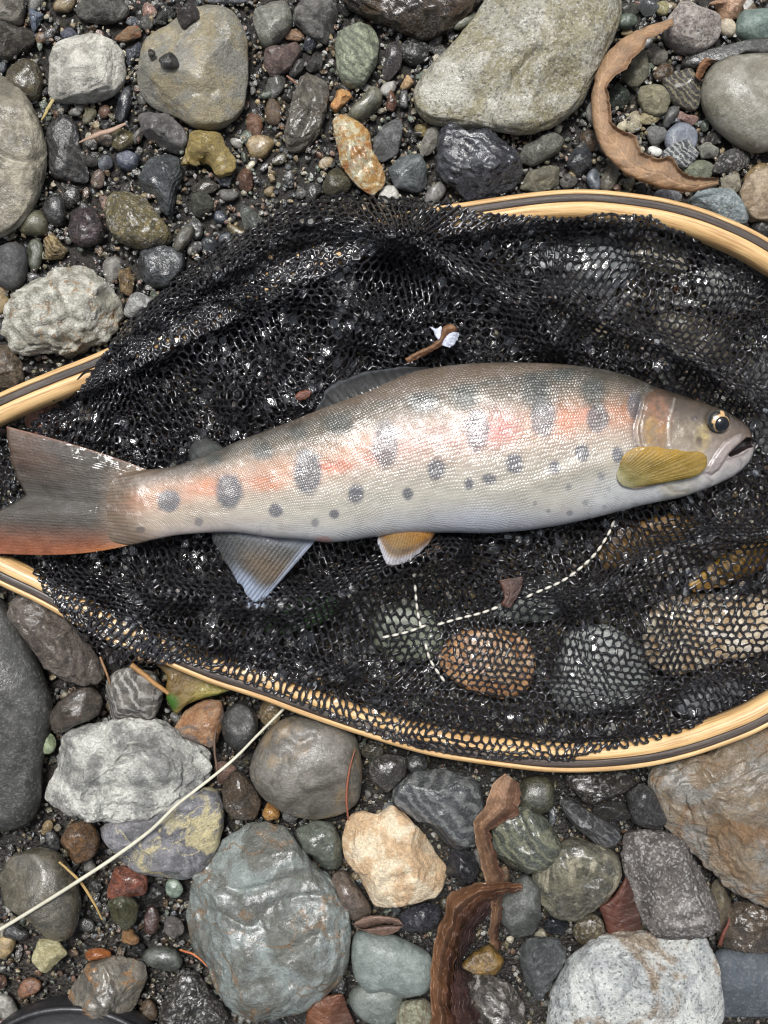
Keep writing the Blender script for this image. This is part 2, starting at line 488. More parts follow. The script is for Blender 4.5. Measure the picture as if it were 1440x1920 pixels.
# ------------------------------------------------------------------ stones
_ico = {}
def ico(sub):
    if sub not in _ico:
        bm = bmesh.new(); bmesh.ops.create_icosphere(bm, subdivisions=sub, radius=1.0)
        _ico[sub] = (np.array([v.co[:] for v in bm.verts]), np.array([[v.index for v in f.verts] for f in bm.faces]))
        bm.free()
    return _ico[sub]

def star_radius(poly, K=96, smooth=1.6):
    """centroid and r(theta) of an outline (y up)."""
    P = np.asarray(poly, float) * [1, -1]
    Q = np.roll(P, -1, 0)
    cr = P[:, 0] * Q[:, 1] - Q[:, 0] * P[:, 1]
    A = cr.sum() / 2
    c = ((P + Q) * cr[:, None]).sum(0) / (6 * A)
    th = np.arange(K) * 2 * np.pi / K
    r = np.zeros(K)
    for k in range(K):
        d = np.array([math.cos(th[k]), math.sin(th[k])])
        best = 0
        for p, q in zip(P - c, Q - c):
            e_ = q - p
            den = d[0] * e_[1] - d[1] * e_[0]
            if abs(den) < 1e-9: continue
            t_ = (p[0] * e_[1] - p[1] * e_[0]) / den
            u = (p[0] * d[1] - p[1] * d[0]) / den
            if -1e-6 <= u <= 1 + 1e-6 and t_ > best: best = t_
        r[k] = best
    ker = np.exp(-0.5 * (np.arange(-6, 7) / smooth) ** 2); ker /= ker.sum()
    r = sum(w * np.roll(r, s_) for w, s_ in zip(ker, range(-6, 7)))
    return c, r

def ell(cx, cy, rx, ry, ang=0.0, seed=0):
    """slightly irregular outline round an ellipse (picture space)."""
    t = np.linspace(0, 2 * np.pi, 22, endpoint=False)
    q = np.random.default_rng(seed)
    w = 1 + 0.08 * q.normal() * np.cos(2 * t + q.uniform(0, 6)) + 0.07 * q.normal() * np.cos(3 * t + q.uniform(0, 6)) + 0.03 * q.normal() * np.cos(5 * t + q.uniform(0, 6))
    x, y = rx * w * np.cos(t), ry * w * np.sin(t)
    a_ = math.radians(ang)
    return np.stack([cx + x * math.cos(a_) - y * math.sin(a_), cy + x * math.sin(a_) + y * math.cos(a_)], 1)

# raster of what lies under the net, and of the ground already taken by stones (4 px cells)
RX0, RY0, RC = -560, -460, 4
RW, RH = 640, 720
HGT = np.zeros((RW, RH)); TAKEN = np.zeros((RW, RH), bool)
rgx, rgy = np.meshgrid(RX0 + RC * np.arange(RW), RY0 + RC * np.arange(RH), indexing='ij')

def raster(c, r, zc, hz):
    R = r.max()
    i0, i1 = int((c[0] - R - RX0) / RC), int((c[0] + R - RX0) / RC) + 2
    j0, j1 = int((-c[1] - R - RY0) / RC), int((-c[1] + R - RY0) / RC) + 2
    i0, j0, i1, j1 = max(i0, 0), max(j0, 0), min(i1, RW), min(j1, RH)
    if i1 <= i0 or j1 <= j0: return
    x, y = rgx[i0:i1, j0:j1] - c[0], -rgy[i0:i1, j0:j1] - c[1]
    th = np.mod(np.arctan2(y, x), 2 * np.pi)
    rr = np.interp(th, np.arange(len(r) + 1) * 2 * np.pi / len(r), np.append(r, r[0]))
    q = np.hypot(x, y) / rr
    ins = q < 1
    TAKEN[i0:i1, j0:j1] |= q < 0.96
    h = np.where(ins, zc + hz * np.sqrt(np.clip(1 - q * q, 0, 1)), 0)
    HGT[i0:i1, j0:j1] = np.maximum(HGT[i0:i1, j0:j1], h)

GAIN = 0.80
def stone_props(o, a_, b_, c_, fl, size):
    g = lambda c: [float(v) for v in 1.12 * (lin(c) * GAIN) ** 1.16]
    o['col_a'], o['col_b'], o['col_c'] = g(a_), g(b_), g(c_)
    rough = 0.80 if 'D' in fl else 0.30 if 'W' in fl else 0.52
    wet = 0.08 if 'D' in fl else 1.0 if 'W' in fl else 0.45
    speck = 1.0 if 'r' in fl else 0.5 if 'm' in fl else 0.8
    bump = 0.95 if 'r' in fl else 0.35 if 'm' in fl else 0.7
    o['par_a'] = [0.75 if 'v' in fl else 0.10, 0.6 if 'b' in fl else 0.0, 0.75 if 's' in fl else 0.0]
    o['par_b'] = [speck, rough, bump]
    o['par_c'] = [float(max(14.0, size * 0.55)), wet, 0.5 if 'k' in fl else 0.10]

def stone_geo(poly, zc, hz, fl, seed, sub):
    c, r = star_radius(poly, smooth=1.1 if 'f' in fl else 1.7)
    U, F = ico(sub)
    q = np.random.default_rng(seed)
    th = np.mod(np.arctan2(U[:, 1], U[:, 0]), 2 * np.pi)
    rr = np.interp(th, np.arange(len(r) + 1) * 2 * np.pi / len(r), np.append(r, r[0]))
    cz = np.sqrt(np.clip(1 - U[:, 2] ** 2, 0, 1))
    e1 = 0.62 if 'x' in fl else 0.85
    sxy = cz ** e1
    zz = np.sign(U[:, 2]) * np.abs(U[:, 2]) ** (0.85 if 'x' in fl else 0.95)
    N = np.stack([sxy * np.cos(th), sxy * np.sin(th), zz], 1)
    nf = 8 if 'f' in fl else 5 if 'r' in fl else 4 if 'm' not in fl else 1
    for k in range(nf):
        an = q.uniform(0, 2 * np.pi); el = q.uniform(0.35, 1.3)
        nv = np.array([math.cos(an) * math.cos(el), math.sin(an) * math.cos(el), math.sin(el)])
        lim = q.uniform(0.60, 0.84) if 'f' in fl else q.uniform(0.70, 0.90)
        dd = N @ nv - lim
        N = N - np.maximum(dd, 0)[:, None] * nv * 0.93
    rm = float(np.median(r))
    if 'm' not in fl and 'n' not in fl:
        # bedding ledges: the stone breaks along one tilted direction
        dv = q.normal(size=3); dv[2] *= .5; dv /= np.linalg.norm(dv)
        ph_ = U @ dv * q.uniform(2.2, 3.8) + 1.3 * fbm(U * 1.7 + seed * 1.3, 4, seed + 31)
        saw = ph_ - np.floor(ph_)
        saw = np.where(saw < .86, saw, .86 * (1 - saw) / .14)
        N = N * (1 + (saw - .4)[:, None] * (.15 if 'r' in fl else .12 if 'f' in fl else .07) * np.array([.45, .45, 1.3]))
    amp = (0.13 if 'r' in fl else 0.03 if 'm' in fl else 0.075)
    nz = fbm(U * 1.9 + seed * 3.1, 5, seed) * amp + (np.abs(fbm(U * 4.5 + seed, 4, seed + 5)) * -1 + 0.25) * amp * (0.9 if 'r' in fl else 0.35)
    nz += fbm(U * 9 + seed, 4, seed + 9) * amp * (0.5 if 'r' in fl or 'f' in fl else 0.22)
    N = N + N * nz[:, None] * np.array([0.62, 0.62, 1.7])
    k = (D - zc) / D
    X = (c[0] - 720 + N[:, 0] * rr) * k * S
    Y = (c[1] + 960 + N[:, 1] * rr) * k * S
    V = np.stack([X, Y, (zc + N[:, 2] * hz) * S], 1)
    return V, F, c, r, rm

def stone(name, label, cat, shape, a_, b_, c_, fl, z=None, h=None, group=None, seed=None, take=True):
    seed = seed if seed is not None else (abs(hash_str(label)) % 9973)
    poly = ell(*shape, seed=seed) if len(shape) <= 5 and not isinstance(shape[0], tuple) else np.array(shape, float)
    ext = poly.max(0) - poly.min(0)
    mn = min(ext) / 2
    hz = h if h is not None else min(0.80 * mn, 66)
    zc = z if z is not None else min(0.30 * mn, 26)
    sz = max(ext)
    sub = 6 if sz > 300 else 5 if sz > 110 else 4 if sz > 40 else 3
    V, F, c, r, rm = stone_geo(poly, zc, hz, fl, seed, sub)
    for key, lines in CRACKS.items():
        if label.startswith(key):
            kz = D / (D - V[:, 2] / S)
            ax, ay = 720 + V[:, 0] / S * kz, 960 - V[:, 1] / S * kz
            wv = 5 * fbm2(ax / 26, ay / 26, 3, 17)
            for ln, dep, wd in lines:
                dd = segdist(ax + wv, ay + wv * .7, spline(ln, 24))
                V[:, 2] -= np.where(V[:, 2] > zc * S, dep * S * np.exp(-(dd / wd) ** 2), 0)
    org = np.array([(c[0] - 720) * S, (c[1] + 960) * S, (zc - hz) * S])
    o = mk(name, V, F, M['stone'], origin=org)
    stone_props(o, a_, b_, c_, fl, rm)
    if take: raster(c, r, zc, hz)
    return tag(o, label, cat, group)

def hash_str(s_):
    v = 7
    for ch in s_: v = (v * 131 + ord(ch)) % 1000003
    return v

# hollows, creases and cracks that show on particular stones: polyline, depth, width (px)
CRACKS = {
 'giant tan': [([(1006,92),(985,118),(968,140),(956,168)], 13, 6), ([(896,170),(903,198),(915,222),(925,240)], 9, 5), ([(850,120),(885,170),(960,180),(1040,160),(1110,110)], 4, 22)],
 'big blue-green': [([(395,1632),(440,1672),(520,1655),(575,1640),(618,1652)], 9, 7), ([(345,1722),(400,1712),(470,1740),(510,1700),(590,1680),(652,1705)], 8, 6), ([(370,1690),(385,1760),(400,1830)], 5, 5), ([(520,1800),(580,1760),(655,1745)], 6, 9), ([(440,1860),(500,1840),(580,1850)], 5, 6)],
 'big grey-beige': [([(-20,282),(20,297),(55,300),(86,288)], 9, 7), ([(0,215),(30,225),(70,222)], 5, 12)],
 'broad tan': [([(372,172),(384,174),(396,172)], 9, 9), ([(300,150),(285,175),(300,210)], 4, 8)],
 'hollow tan': [([(362,300),(380,303),(392,318)], 26, 15)],
 'large cream': [([(100,560),(120,585),(115,620),(135,650)], 8, 7), ([(40,560),(80,570),(150,545),(200,560)], 6, 7), ([(60,640),(90,648),(130,640)], 12, 12), ([(195,560),(205,590),(220,600)], 9, 8), ([(130,600),(170,610),(210,630)], 5, 6)],
 'big whitish': [([(150,1490),(200,1480),(260,1485),(320,1475)], 14, 13), ([(130,1400),(180,1420),(240,1400),(300,1430)], 6, 7), ([(290,1370),(310,1420),(350,1450)], 6, 7), ([(90,1440),(130,1450),(190,1445)], 6, 8)],
 'large rust': [([(1300,1560),(1345,1575),(1375,1545),(1440,1560)], 9, 5), ([(1320,1450),(1350,1500),(1370,1540)], 6, 6), ([(1250,1500),(1300,1520),(1340,1515)], 5, 7), ([(1370,1600),(1420,1625),(1470,1620)], 8, 6)],
 'dark trapezoid': [([(1180,1590),(1196,1640),(1206,1700),(1212,1745)], 8, 9)],
 'big pale speckled': [([(1170,1800),(1200,1830),(1180,1870),(1200,1905)], 8, 7), ([(1120,1770),(1160,1800),(1230,1790),(1290,1800)], 6, 9), ([(1240,1830),(1260,1850),(1300,1850)], 6, 6)],
 'cream and orange': [([(703,1530),(700,1560),(690,1600)], 7, 6), ([(720,1660),(770,1640),(830,1640)], 8, 9)],
 'big round grey-brown': [([(540,1378),(560,1395),(585,1385)], 9, 8), ([(535,1410),(540,1440)], 6, 5)],
 'mottled grey': [([(1060,1600),(1090,1640),(1130,1650)], 7, 6)],
 'dark green-grey round': [([(975,1520),(985,1560),(990,1590)], 8, 6)],
 'huge smooth': [([(20,1330),(50,1380),(40,1450)], 4, 14)],
 'pale square': [([(100,135),(150,130),(200,128)], 4, 6), ([(205,80),(212,120),(208,165)], 5, 6)],
 'long grey-brown': [([(570,160),(585,200),(565,250)], 7, 7)],
 'milky yellow': [([(650,240),(672,290),(700,340)], 6, 6), ([(670,320),(695,300),(712,310)], 6, 5)],
}
W_ = (205, 205, 198)
RU = (165, 100, 50)
STONES = [
 # --- top of the picture, above the net
 ('big grey-beige boulder cut by the picture edge, with a crosswise crease', [(-110,160),(-30,135),(0,142),(20,150),(45,175),(70,215),(85,260),(82,330),(65,385),(35,425),(0,447),(-80,440),(-120,300)], (158,152,136),(120,115,100),(185,178,160),'Psn',26,56),
 ('pale square-cornered dry stone beside the big tan slab', [(108,88),(130,73),(185,68),(215,78),(232,92),(234,140),(222,170),(190,183),(150,190),(100,188),(87,178),(92,140),(96,110)], (216,213,203),(172,169,160),(215,208,190),'Dx',20,44),
 ('broad tan slab with a dark lump resting on it', [(270,75),(320,50),(350,20),(400,12),(440,20),(462,60),(466,150),(457,205),(415,240),(370,242),(330,218),(300,207),(265,190),(255,150),(262,110)], (158,148,122),(140,138,128),(120,112,88),'Pxn',22,44),
 ('charcoal lump resting on the broad tan slab', (316,113,20,14,8), (96,95,92),(70,70,68),(120,120,116),'Wr',74,12),
 ('tiny black grain lying near the charcoal lump on the slab', (284,100,7,8,0), (80,72,64),(60,54,48),(100,90,80),'W',68,6),
 ('pitted grey-purple stone leaning on the top rim of the tan slab', [(332,18),(350,5),(372,18),(376,34),(355,48),(345,58),(334,40)], (108,98,94),(70,62,60),(150,140,135),'Pr',50,22),
 ('plain grey stone in the picture corner', [(-12,-10),(45,-12),(48,20),(40,48),(0,44),(-20,20)], (150,144,134),(100,94,84),(170,165,150),'P'),
 ('wet olive-grey stone just below the corner stone', (20,74,38,34,10), (112,108,96),(78,74,64),(150,148,140),'Wr'),
 ('olive-brown wet stone touching the big grey-beige boulder', [(10,125),(50,110),(75,125),(82,160),(68,192),(30,182),(8,150)], (104,94,66),(76,68,48),(130,118,90),'W'),
 ('pointed blue-grey shard near the picture corner', [(50,5),(70,20),(82,28),(62,64),(55,35)], (122,132,148),(85,92,104),(190,195,200),'Wf'),
 ('weathered grey stone above the pale square-cornered stone', (192,16,52,28,4), (132,130,122),(92,90,84),(165,162,155),'Pr'),
 ('small blue-grey wet pebble above the pale square-cornered stone', (130,65,17,12,10), (120,124,140),(90,92,104),(170,170,172),'W'),
 ('rust-edged tan stone between the weathered grey stone and the faceted one', [(210,74),(240,50),(262,50),(267,68),(235,79)], (160,138,112),(150,120,90),(176,92,40),'Ps'),
 ('blue-grey faceted wedge squeezed against the pale square stone', [(236,95),(262,77),(268,98),(240,128)], (104,108,118),(70,74,82),(150,152,158),'Wf'),
 ('black elongated smooth pebble below the pale square stone', (233,196,15,34,12), (52,56,62),(38,40,44),(90,92,96),'Wm'),
 ('grey angular stone tucked under the corner of the tan slab', [(250,210),(272,202),(320,218),(345,240),(356,262),(342,292),(305,282),(275,262)], (128,125,122),(98,96,94),(160,158,152),'Pf'),
 ('dark blue-grey faceted wet stone beside the hollow tan stone', [(260,330),(275,305),(310,285),(335,295),(342,330),(330,360),(322,412),(305,397),(285,372),(262,355)], (88,92,94),(62,66,68),(140,142,142),'Wf'),
 ('olive speckled rounded stone with gold flecks', [(197,385),(205,365),(235,357),(270,365),(290,395),(318,428),(322,455),(270,470),(225,455),(203,430)], (132,120,78),(96,90,66),(160,140,80),'Wk'),
 ('hollow tan arch-shaped stone like a piece of bone', [(331,312),(345,280),(360,246),(415,250),(420,268),(443,300),(440,322),(405,335),(396,310),(375,300),(352,306)], (172,154,98),(150,132,82),(120,90,50),'Pf',24,30),
 ('black slaty slab lying beside the grey-beige boulder', [(90,235),(125,210),(145,235),(152,280),(165,320),(170,347),(95,332),(88,280)], (58,56,55),(42,41,40),(96,94,92),'Pb',2,22),
 ('dark maroon smooth stone with a pale hairline', [(125,430),(140,400),(165,388),(185,400),(199,430),(190,455),(160,465),(135,455)], (66,46,50),(48,34,38),(128,108,108),'Wv'),
 ('charcoal rounded stone next to the dark maroon one', (103,395,25,28,0), (52,51,50),(38,37,36),(88,86,84),'Wm'),
 ('muted olive stone under the grey-beige boulder', (64,420,30,24,-12), (102,100,78),(82,80,60),(130,126,105),'Pm'),
 ('dark grey matt cobble at the picture edge', (18,499,36,46,0), (92,92,92),(74,74,74),(120,120,120),'Dm'),
 ('brown striped chunk above the large cream-grey rock', [(80,450),(98,435),(127,470),(118,486),(88,488)], (150,128,92),(105,86,58),(205,190,150),'Wfb'),
 ('green-grey upright pebble beside the brown striped chunk', (66,477,15,32,3), (102,106,92),(80,82,70),(140,142,130),'Wm'),
 ('large cream-grey wrinkled rock with rusty seams', [(8,600),(25,560),(60,525),(110,505),(165,500),(200,530),(228,570),(228,610),(210,635),(160,650),(130,667),(80,660),(40,670),(15,650),(4,620)], (226,224,212),(172,168,154),(165,130,84),'Drv',22,58),
 ('crusty tan rock half hidden at the picture edge', [(-16,650),(20,645),(40,680),(45,718),(0,732),(-24,700)], (158,142,120),(105,92,76),(190,175,150),'Pr'),
 ('dark faceted wet stone hugging the net rim', [(252,490),(275,465),(310,460),(345,475),(345,502),(320,537),(285,542),(256,520)], (90,94,96),(64,66,68),(150,150,152),'Wf'),
 ('grey-green finger of stone leaning on the dark faceted one', (344,447,13,30,32), (102,98,88),(80,78,68),(130,128,118),'Pm',20,14),
 ('light grey knobbly pebble beside the stone finger', (366,430,15,19,10), (150,150,148),(110,110,108),(180,180,176),'Wr'),
 ('gold-brown flaky chunk beside the cream-grey rock', [(220,508),(245,500),(252,530),(246,557),(226,550)], (150,128,92),(96,78,50),(200,180,130),'Wf'),
 ('whitish striated chip between the cream-grey rock and the net', (262,573,29,23,-12), (198,198,194),(150,150,148),(120,116,108),'Db'),
 ('pinkish brown pebble beside the black slab', (184,336,14,18,0), (140,122,110),(112,96,86),(165,150,140),'P'),
 ('dark green-grey stone below the hollow arch stone', (378,384,23,24,0), (92,94,82),(70,72,62),(120,120,108),'W'),
 ('grey-brown flat stone in the shade of the arch stone', (384,352,25,13,-8), (98,90,78),(74,68,58),(130,122,108),'W'),
 ('wet grey-green stone close to the net crest', [(448,388),(470,388),(502,420),(492,442),(458,432)], (112,116,108),(84,86,80),(190,194,190),'W'),
 ('olive bean-shaped pebble touching the net crest', (450,438,29,11,33), (120,108,76),(92,82,56),(165,155,125),'Wm'),
 ('glossy black egg-shaped pebble near the net crest', (423,453,13,20,-5), (74,80,86),(54,58,62),(110,114,118),'Wm'),
 ('small glossy slate pebble above the black egg-shaped one', (413,408,12,14,-25), (64,72,84),(48,54,62),(90,98,106),'Wm'),
 ('yellow-green lumpy pebble beside the wood splinter', (229,262,23,20,0), (146,136,94),(108,98,64),(170,160,120),'Wr'),
 ('heart-shaped slate-blue pebble under the yellow-green one', [(217,290),(240,282),(265,292),(256,315),(240,323),(220,312)], (92,98,112),(72,76,88),(120,124,134),'Wm'),
 ('small blue-grey pebble beside the heart-shaped one', (198,306,14,15,0), (118,124,130),(90,94,100),(150,154,158),'P'),
 ('silvery grey flat stone at the top picture edge near the slab', (428,-8,52,17,3), (150,152,158),(120,122,126),(180,182,186),'W'),
 ('dark green wet stone wedged above the tan slab', [(290,32),(312,10),(332,16),(330,30),(304,46),(290,44)], (70,74,64),(52,54,46),(130,132,124),'Wf'),
 ('grey shard beside the rust-edged stone', [(262,32),(282,27),(288,50),(274,62),(263,48)], (124,124,120),(90,90,86),(150,150,146),'Pf'),
 # --- top middle
 ('pale grey blunt stone in the group near the top edge', [(480,12),(510,-5),(540,8),(550,40),(540,60),(505,92),(490,86),(474,45)], (158,158,148),(126,126,116),(185,184,172),'Px'),
 ('rough whitish-grey stone at the top edge', [(550,25),(570,0),(600,-10),(622,-5),(635,25),(632,60),(615,84),(580,70),(552,45)], (154,152,146),(104,102,98),(190,188,182),'Drf'),
 ('purple-brown angular stone below the pale grey blunt one', [(496,95),(555,73),(566,95),(546,130),(510,146),(494,125)], (130,112,105),(100,84,78),(160,145,138),'Pf'),
 ('small orange-tan pebble above the purple-brown stone', (553,67,19,11,0), (168,138,110),(130,104,80),(190,170,145),'P'),
 ('dark blue triangular chip under the rough whitish stone', [(564,87),(585,52),(600,80),(580,101)], (80,86,98),(58,62,72),(130,134,140),'Wf'),
 ('dark square pebble beside the purple-brown stone', [(571,125),(590,98),(607,100),(603,131),(580,137)], (86,84,78),(62,60,56),(120,118,110),'Wf'),
 ('slim dark stone wedged by the purple-brown one', (557,128,11,22,38), (80,76,70),(60,56,52),(110,106,98),'P'),
 ('pale green ribbed stone', [(627,85),(635,62),(670,45),(700,48),(713,75),(706,120),(682,162),(650,164),(634,140)], (178,185,160),(142,146,128),(105,108,96),'Pb'),
 ('long grey-brown angular stone with wet glints', [(562,150),(575,138),(600,145),(618,160),(612,210),(600,250),(570,282),(540,288),(533,250),(548,190)], (124,118,106),(92,86,76),(165,160,150),'Wf'),
 ('small orange-white chunk touching the quartz', [(618,203),(632,165),(655,163),(660,182),(630,212)], (218,176,122),(200,140,80),(235,220,190),'Wf'),
 ('grey-green finger-shaped stone beside the quartz', [(650,215),(700,160),(718,173),(716,195),(680,227),(655,230)], (132,132,114),(100,100,86),(160,160,144),'Wm'),
 ('brown-grey oval wet stone near the giant boulder', [(714,142),(725,85),(745,76),(758,95),(751,130),(726,156)], (96,90,88),(70,66,64),(130,124,120),'W'),
 ('milky yellow quartz slab with an orange tip', [(620,222),(640,213),(668,226),(692,245),(698,282),(720,320),(723,342),(700,368),(670,352),(640,310),(628,262)], (212,208,180),(190,150,88),(168,104,44),'Wfs',24,28),
 ('brown cone-shaped pebble between the grey finger stone and the boulder', [(721,206),(732,158),(746,195),(738,210)], (122,82,54),(84,56,38),(160,120,85),'W'),
 ('flat black chip beside the brown cone', [(749,168),(765,166),(766,205),(748,202)], (64,64,64),(48,48,48),(90,90,90),'Wm'),
 ('peach three-cornered shard above the black chip', [(748,167),(764,138),(778,156),(765,168)], (208,178,138),(180,150,112),(225,210,185),'P'),
 ('grey broken chunk beside the quartz slab', [(700,262),(720,230),(745,216),(758,236),(746,290),(716,306),(700,290)], (132,132,132),(96,96,96),(165,165,165),'Pf'),
 ('light grey oval pebble near the glossy dark rock', (806,265,16,29,22), (160,156,146),(130,126,118),(180,176,166),'D'),
 ('mustard pebble beside the light grey oval', (793,243,15,13,-35), (158,142,96),(120,106,68),(185,170,130),'P'),
 ('grey-blue blocky stone above the hoop', [(726,318),(750,293),(790,289),(802,315),(804,346),(785,362),(740,352)], (122,128,128),(90,96,96),(175,178,176),'Pf'),
 ('glossy black crumpled rock with bright glints', [(815,288),(830,235),(850,232),(870,252),(900,240),(930,255),(970,290),(982,320),(965,350),(930,372),(880,376),(850,352),(818,322)], (88,90,98),(60,60,66),(118,116,112),'Wr',20,44),
 ('giant tan and grey cracked boulder', [(775,215),(767,190),(785,150),(830,110),(870,60),(915,0),(950,-50),(1040,-70),(1140,-60),(1167,0),(1157,60),(1122,130),(1092,190),(1052,232),(1000,252),(960,252),(905,238),(850,232),(800,230)], (150,144,118),(168,165,150),(96,80,58),'Pnk',30,66),
 ('dark brown rough boulder at the top edge', [(636,0),(650,-60),(770,-80),(890,-60),(892,15),(850,50),(790,72),(740,52),(690,32)], (92,74,52),(62,50,36),(150,130,100),'Wr',24,52),
 ('olive flat pebble squeezed between the two top boulders', (874,40,29,11,-30), (114,114,98),(92,92,78),(135,135,118),'Pm',22,10),
 # --- top right
 ('pink-grey granite block near the tip of the curled leaf', [(1241,52),(1265,15),(1295,-6),(1335,15),(1350,45),(1345,80),(1310,102),(1275,97),(1250,77)], (186,178,170),(150,140,134),(120,100,92),'Dkx'),
 ('peach stone at the top edge', [(1322,2),(1380,-18),(1407,3),(1390,32),(1352,42),(1344,12)], (210,175,146),(185,150,122),(230,210,190),'Pf'),
 ('small cream oblong pebble below the peach stone', (1364,52,15,20,5), (190,180,160),(165,156,138),(210,200,185),'Pm'),
 ('teal-grey smooth stone near the top edge', [(1376,62),(1385,22),(1440,17),(1482,40),(1472,82),(1400,80)], (122,138,130),(98,112,106),(150,160,152),'Pm'),
 ('long flat black stone behind the big round grey one', [(1250,142),(1275,110),(1330,95),(1400,76),(1500,68),(1500,112),(1400,106),(1330,122),(1290,138)], (84,84,80),(64,64,61),(110,110,106),'Wm',14,20),
 ('big round grey speckled cobble', [(1313,170),(1325,130),(1360,108),(1420,103),(1500,108),(1535,200),(1482,270),(1420,287),(1380,272),(1340,237),(1318,202)], (150,147,136),(126,122,108),(92,88,80),'Pms',26,50),
 ('warm beige rounded stone inside the leaf curve', [(1195,187),(1200,163),(1223,157),(1243,163),(1258,187),(1248,213),(1227,222),(1206,208)], (168,163,138),(140,135,112),(185,180,160),'D'),
 ('olive-grey oblong stone next to the leaf blade', [(1162,142),(1177,122),(1206,86),(1215,117),(1216,143),(1200,162),(1186,167)], (156,152,130),(122,118,100),(180,176,158),'P'),
 ('round beige pebble above the olive-grey oblong', (1232,105,18,19,0), (160,154,144),(130,124,116),(185,180,170),'D'),
 ('dark green wet pebble in the bend of the leaf', [(1136,180),(1160,148),(1187,185),(1170,205),(1145,202)], (78,90,74),(56,64,54),(110,118,105),'Wf'),
 ('dark grey stone with a cream stripe', [(1240,150),(1265,140),(1290,128),(1309,150),(1313,187),(1305,212),(1270,197),(1254,190)], (102,97,92),(78,74,72),(180,172,140),'Wb'),
 ('charcoal bean-shaped pebble below the striped stone', (1257,218,13,21,28), (88,88,86),(66,66,64),(110,110,108),'Pm'),
 ('pink splintery stone chip', [(1265,222),(1272,207),(1311,222),(1301,236)], (176,146,136),(150,122,112),(200,180,170),'Pf'),
 ('small yellow-white pebble inside the leaf curve', (1217,220,19,15,-8), (196,186,150),(170,158,120),(215,208,185),'Wf'),
 ('round mid-grey pebble inside the leaf curve', (1231,253,20,18,0), (148,148,146),(122,122,120),(170,170,168),'D'),
 ('blue-grey disc partly under the white-veined pebble', (1277,262,33,31,0), (128,134,144),(106,110,120),(150,156,162),'Pm',4,16),
 ('dark pebble crossed by white veins inside the leaf curve', [(1240,287),(1260,270),(1290,261),(1311,290),(1286,317),(1250,302)], (118,122,126),(88,92,96),(225,225,220),'Pvb',16,18),
 ('small white pebble against the leaf edge', (1228,284,14,10,15), (228,228,222),(210,210,205),(235,235,230),'Dm'),
 ('blocky pale grey pebble beside the round grey cobble', [(1306,275),(1325,263),(1351,275),(1346,296),(1315,297)], (160,160,150),(130,130,122),(185,185,176),'Df'),
 ('salt-and-pepper dark wedge under the round grey cobble', [(1330,322),(1350,290),(1385,273),(1409,280),(1411,302),(1385,322),(1350,326)], (98,96,92),(70,68,66),(130,128,124),'Pkf'),
 ('grey-green pebble tucked under the leaf stem', (1310,320,30,20,0), (150,155,134),(122,126,108),(170,174,156),'P'),
 ('beige cracked stone at the leaf stem', [(1350,332),(1385,324),(1389,355),(1370,372),(1354,360)], (172,166,150),(140,134,118),(195,190,176),'Df'),
 ('tan slab at the picture edge above the hoop', [(1387,362),(1400,332),(1440,310),(1500,318),(1505,420),(1410,412),(1390,387)], (186,170,148),(160,142,118),(205,192,175),'Df'),
 ('pale blue speckled cobble touching the hoop', [(1287,380),(1310,357),(1340,349),(1375,359),(1399,395),(1402,425),(1340,417)], (164,176,178),(140,150,152),(205,208,205),'Dk'),
 ('caramel oblong pebble beside the tan slab', (1415,325,26,12,-42), (158,138,102),(122,104,74),(185,168,135),'Wm'),
 ('olive-grey stone below the giant boulder', [(968,302),(985,265),(1040,249),(1060,262),(1052,285),(1000,312)], (132,132,122),(104,104,96),(158,158,146),'P'),
 ('black faceted stone above the hoop', [(1062,312),(1068,280),(1100,270),(1123,290),(1111,315),(1085,332)], (68,72,78),(50,52,56),(98,102,106),'Wf'),
 ('khaki broken stone touching the hoop', [(972,352),(985,320),(1020,304),(1052,315),(1055,347),(1010,364)], (150,146,126),(118,114,98),(178,174,155),'Pf'),
 ('brown-grey pebble below the outer bend of the leaf', (1143,333,17,28,8), (122,116,100),(96,90,78),(150,144,128),'P'),
 ('glossy blue-black pebble beside the brown-grey one', (1113,338,14,20,-8), (108,114,122),(78,84,90),(140,146,152),'Wm'),
 ('whitish-blue flat stone between leaf and hoop', (1252,368,29,14,0), (182,182,186),(150,150,152),(200,200,205),'D'),
 ('dark grey pebble at the top above the leaf', (1176,20,22,16,-20), (92,92,82),(70,70,62),(120,120,108),'P'),
 ('sage green oval pebble at the top', (1174,40,23,13,0), (106,118,104),(84,94,82),(135,145,130),'Pm',14,12),
 ('slate pebble beside the small yellow one at the top', (1216,12,20,18,0), (110,114,114),(82,86,86),(140,144,144),'Wf'),
 ('small pale yellow pebble at the top near the granite block', (1241,16,14,14,0), (184,178,138),(158,150,110),(205,200,170),'P'),
 ('narrow dark brown plank-like stone beside the giant boulder', [(1103,132),(1138,48),(1151,60),(1131,112),(1114,152)], (72,64,58),(52,46,42),(98,90,82),'P',8,16),
 # --- below the net, left half
 ('huge smooth dark boulder at the picture edge below the net', [(-120,1130),(-30,1105),(0,1110),(40,1180),(80,1260),(100,1320),(92,1390),(72,1450),(80,1530),(40,1557),(-20,1560),(-140,1500)], (70,70,66),(54,54,50),(92,92,86),'Pm',6,52),
 ('rough brown-grey rock under the net corner', [(11,1150),(25,1113),(70,1113),(120,1150),(165,1205),(198,1265),(191,1285),(150,1285),(100,1262),(50,1212)], (136,126,116),(100,90,82),(175,168,158),'Pr',20,40),
 ('dark brown two-lobed stone with a dimple', [(88,1345),(110,1315),(145,1290),(170,1284),(193,1310),(186,1342),(150,1357),(110,1377),(92,1362)], (98,86,74),(72,64,54),(125,115,102),'W'),
 ('grey and white banded stone under the brown stem', [(194,1292),(205,1265),(240,1249),(290,1260),(307,1300),(292,1347),(250,1355),(200,1357)], (135,130,122),(98,94,90),(198,196,190),'Pb'),
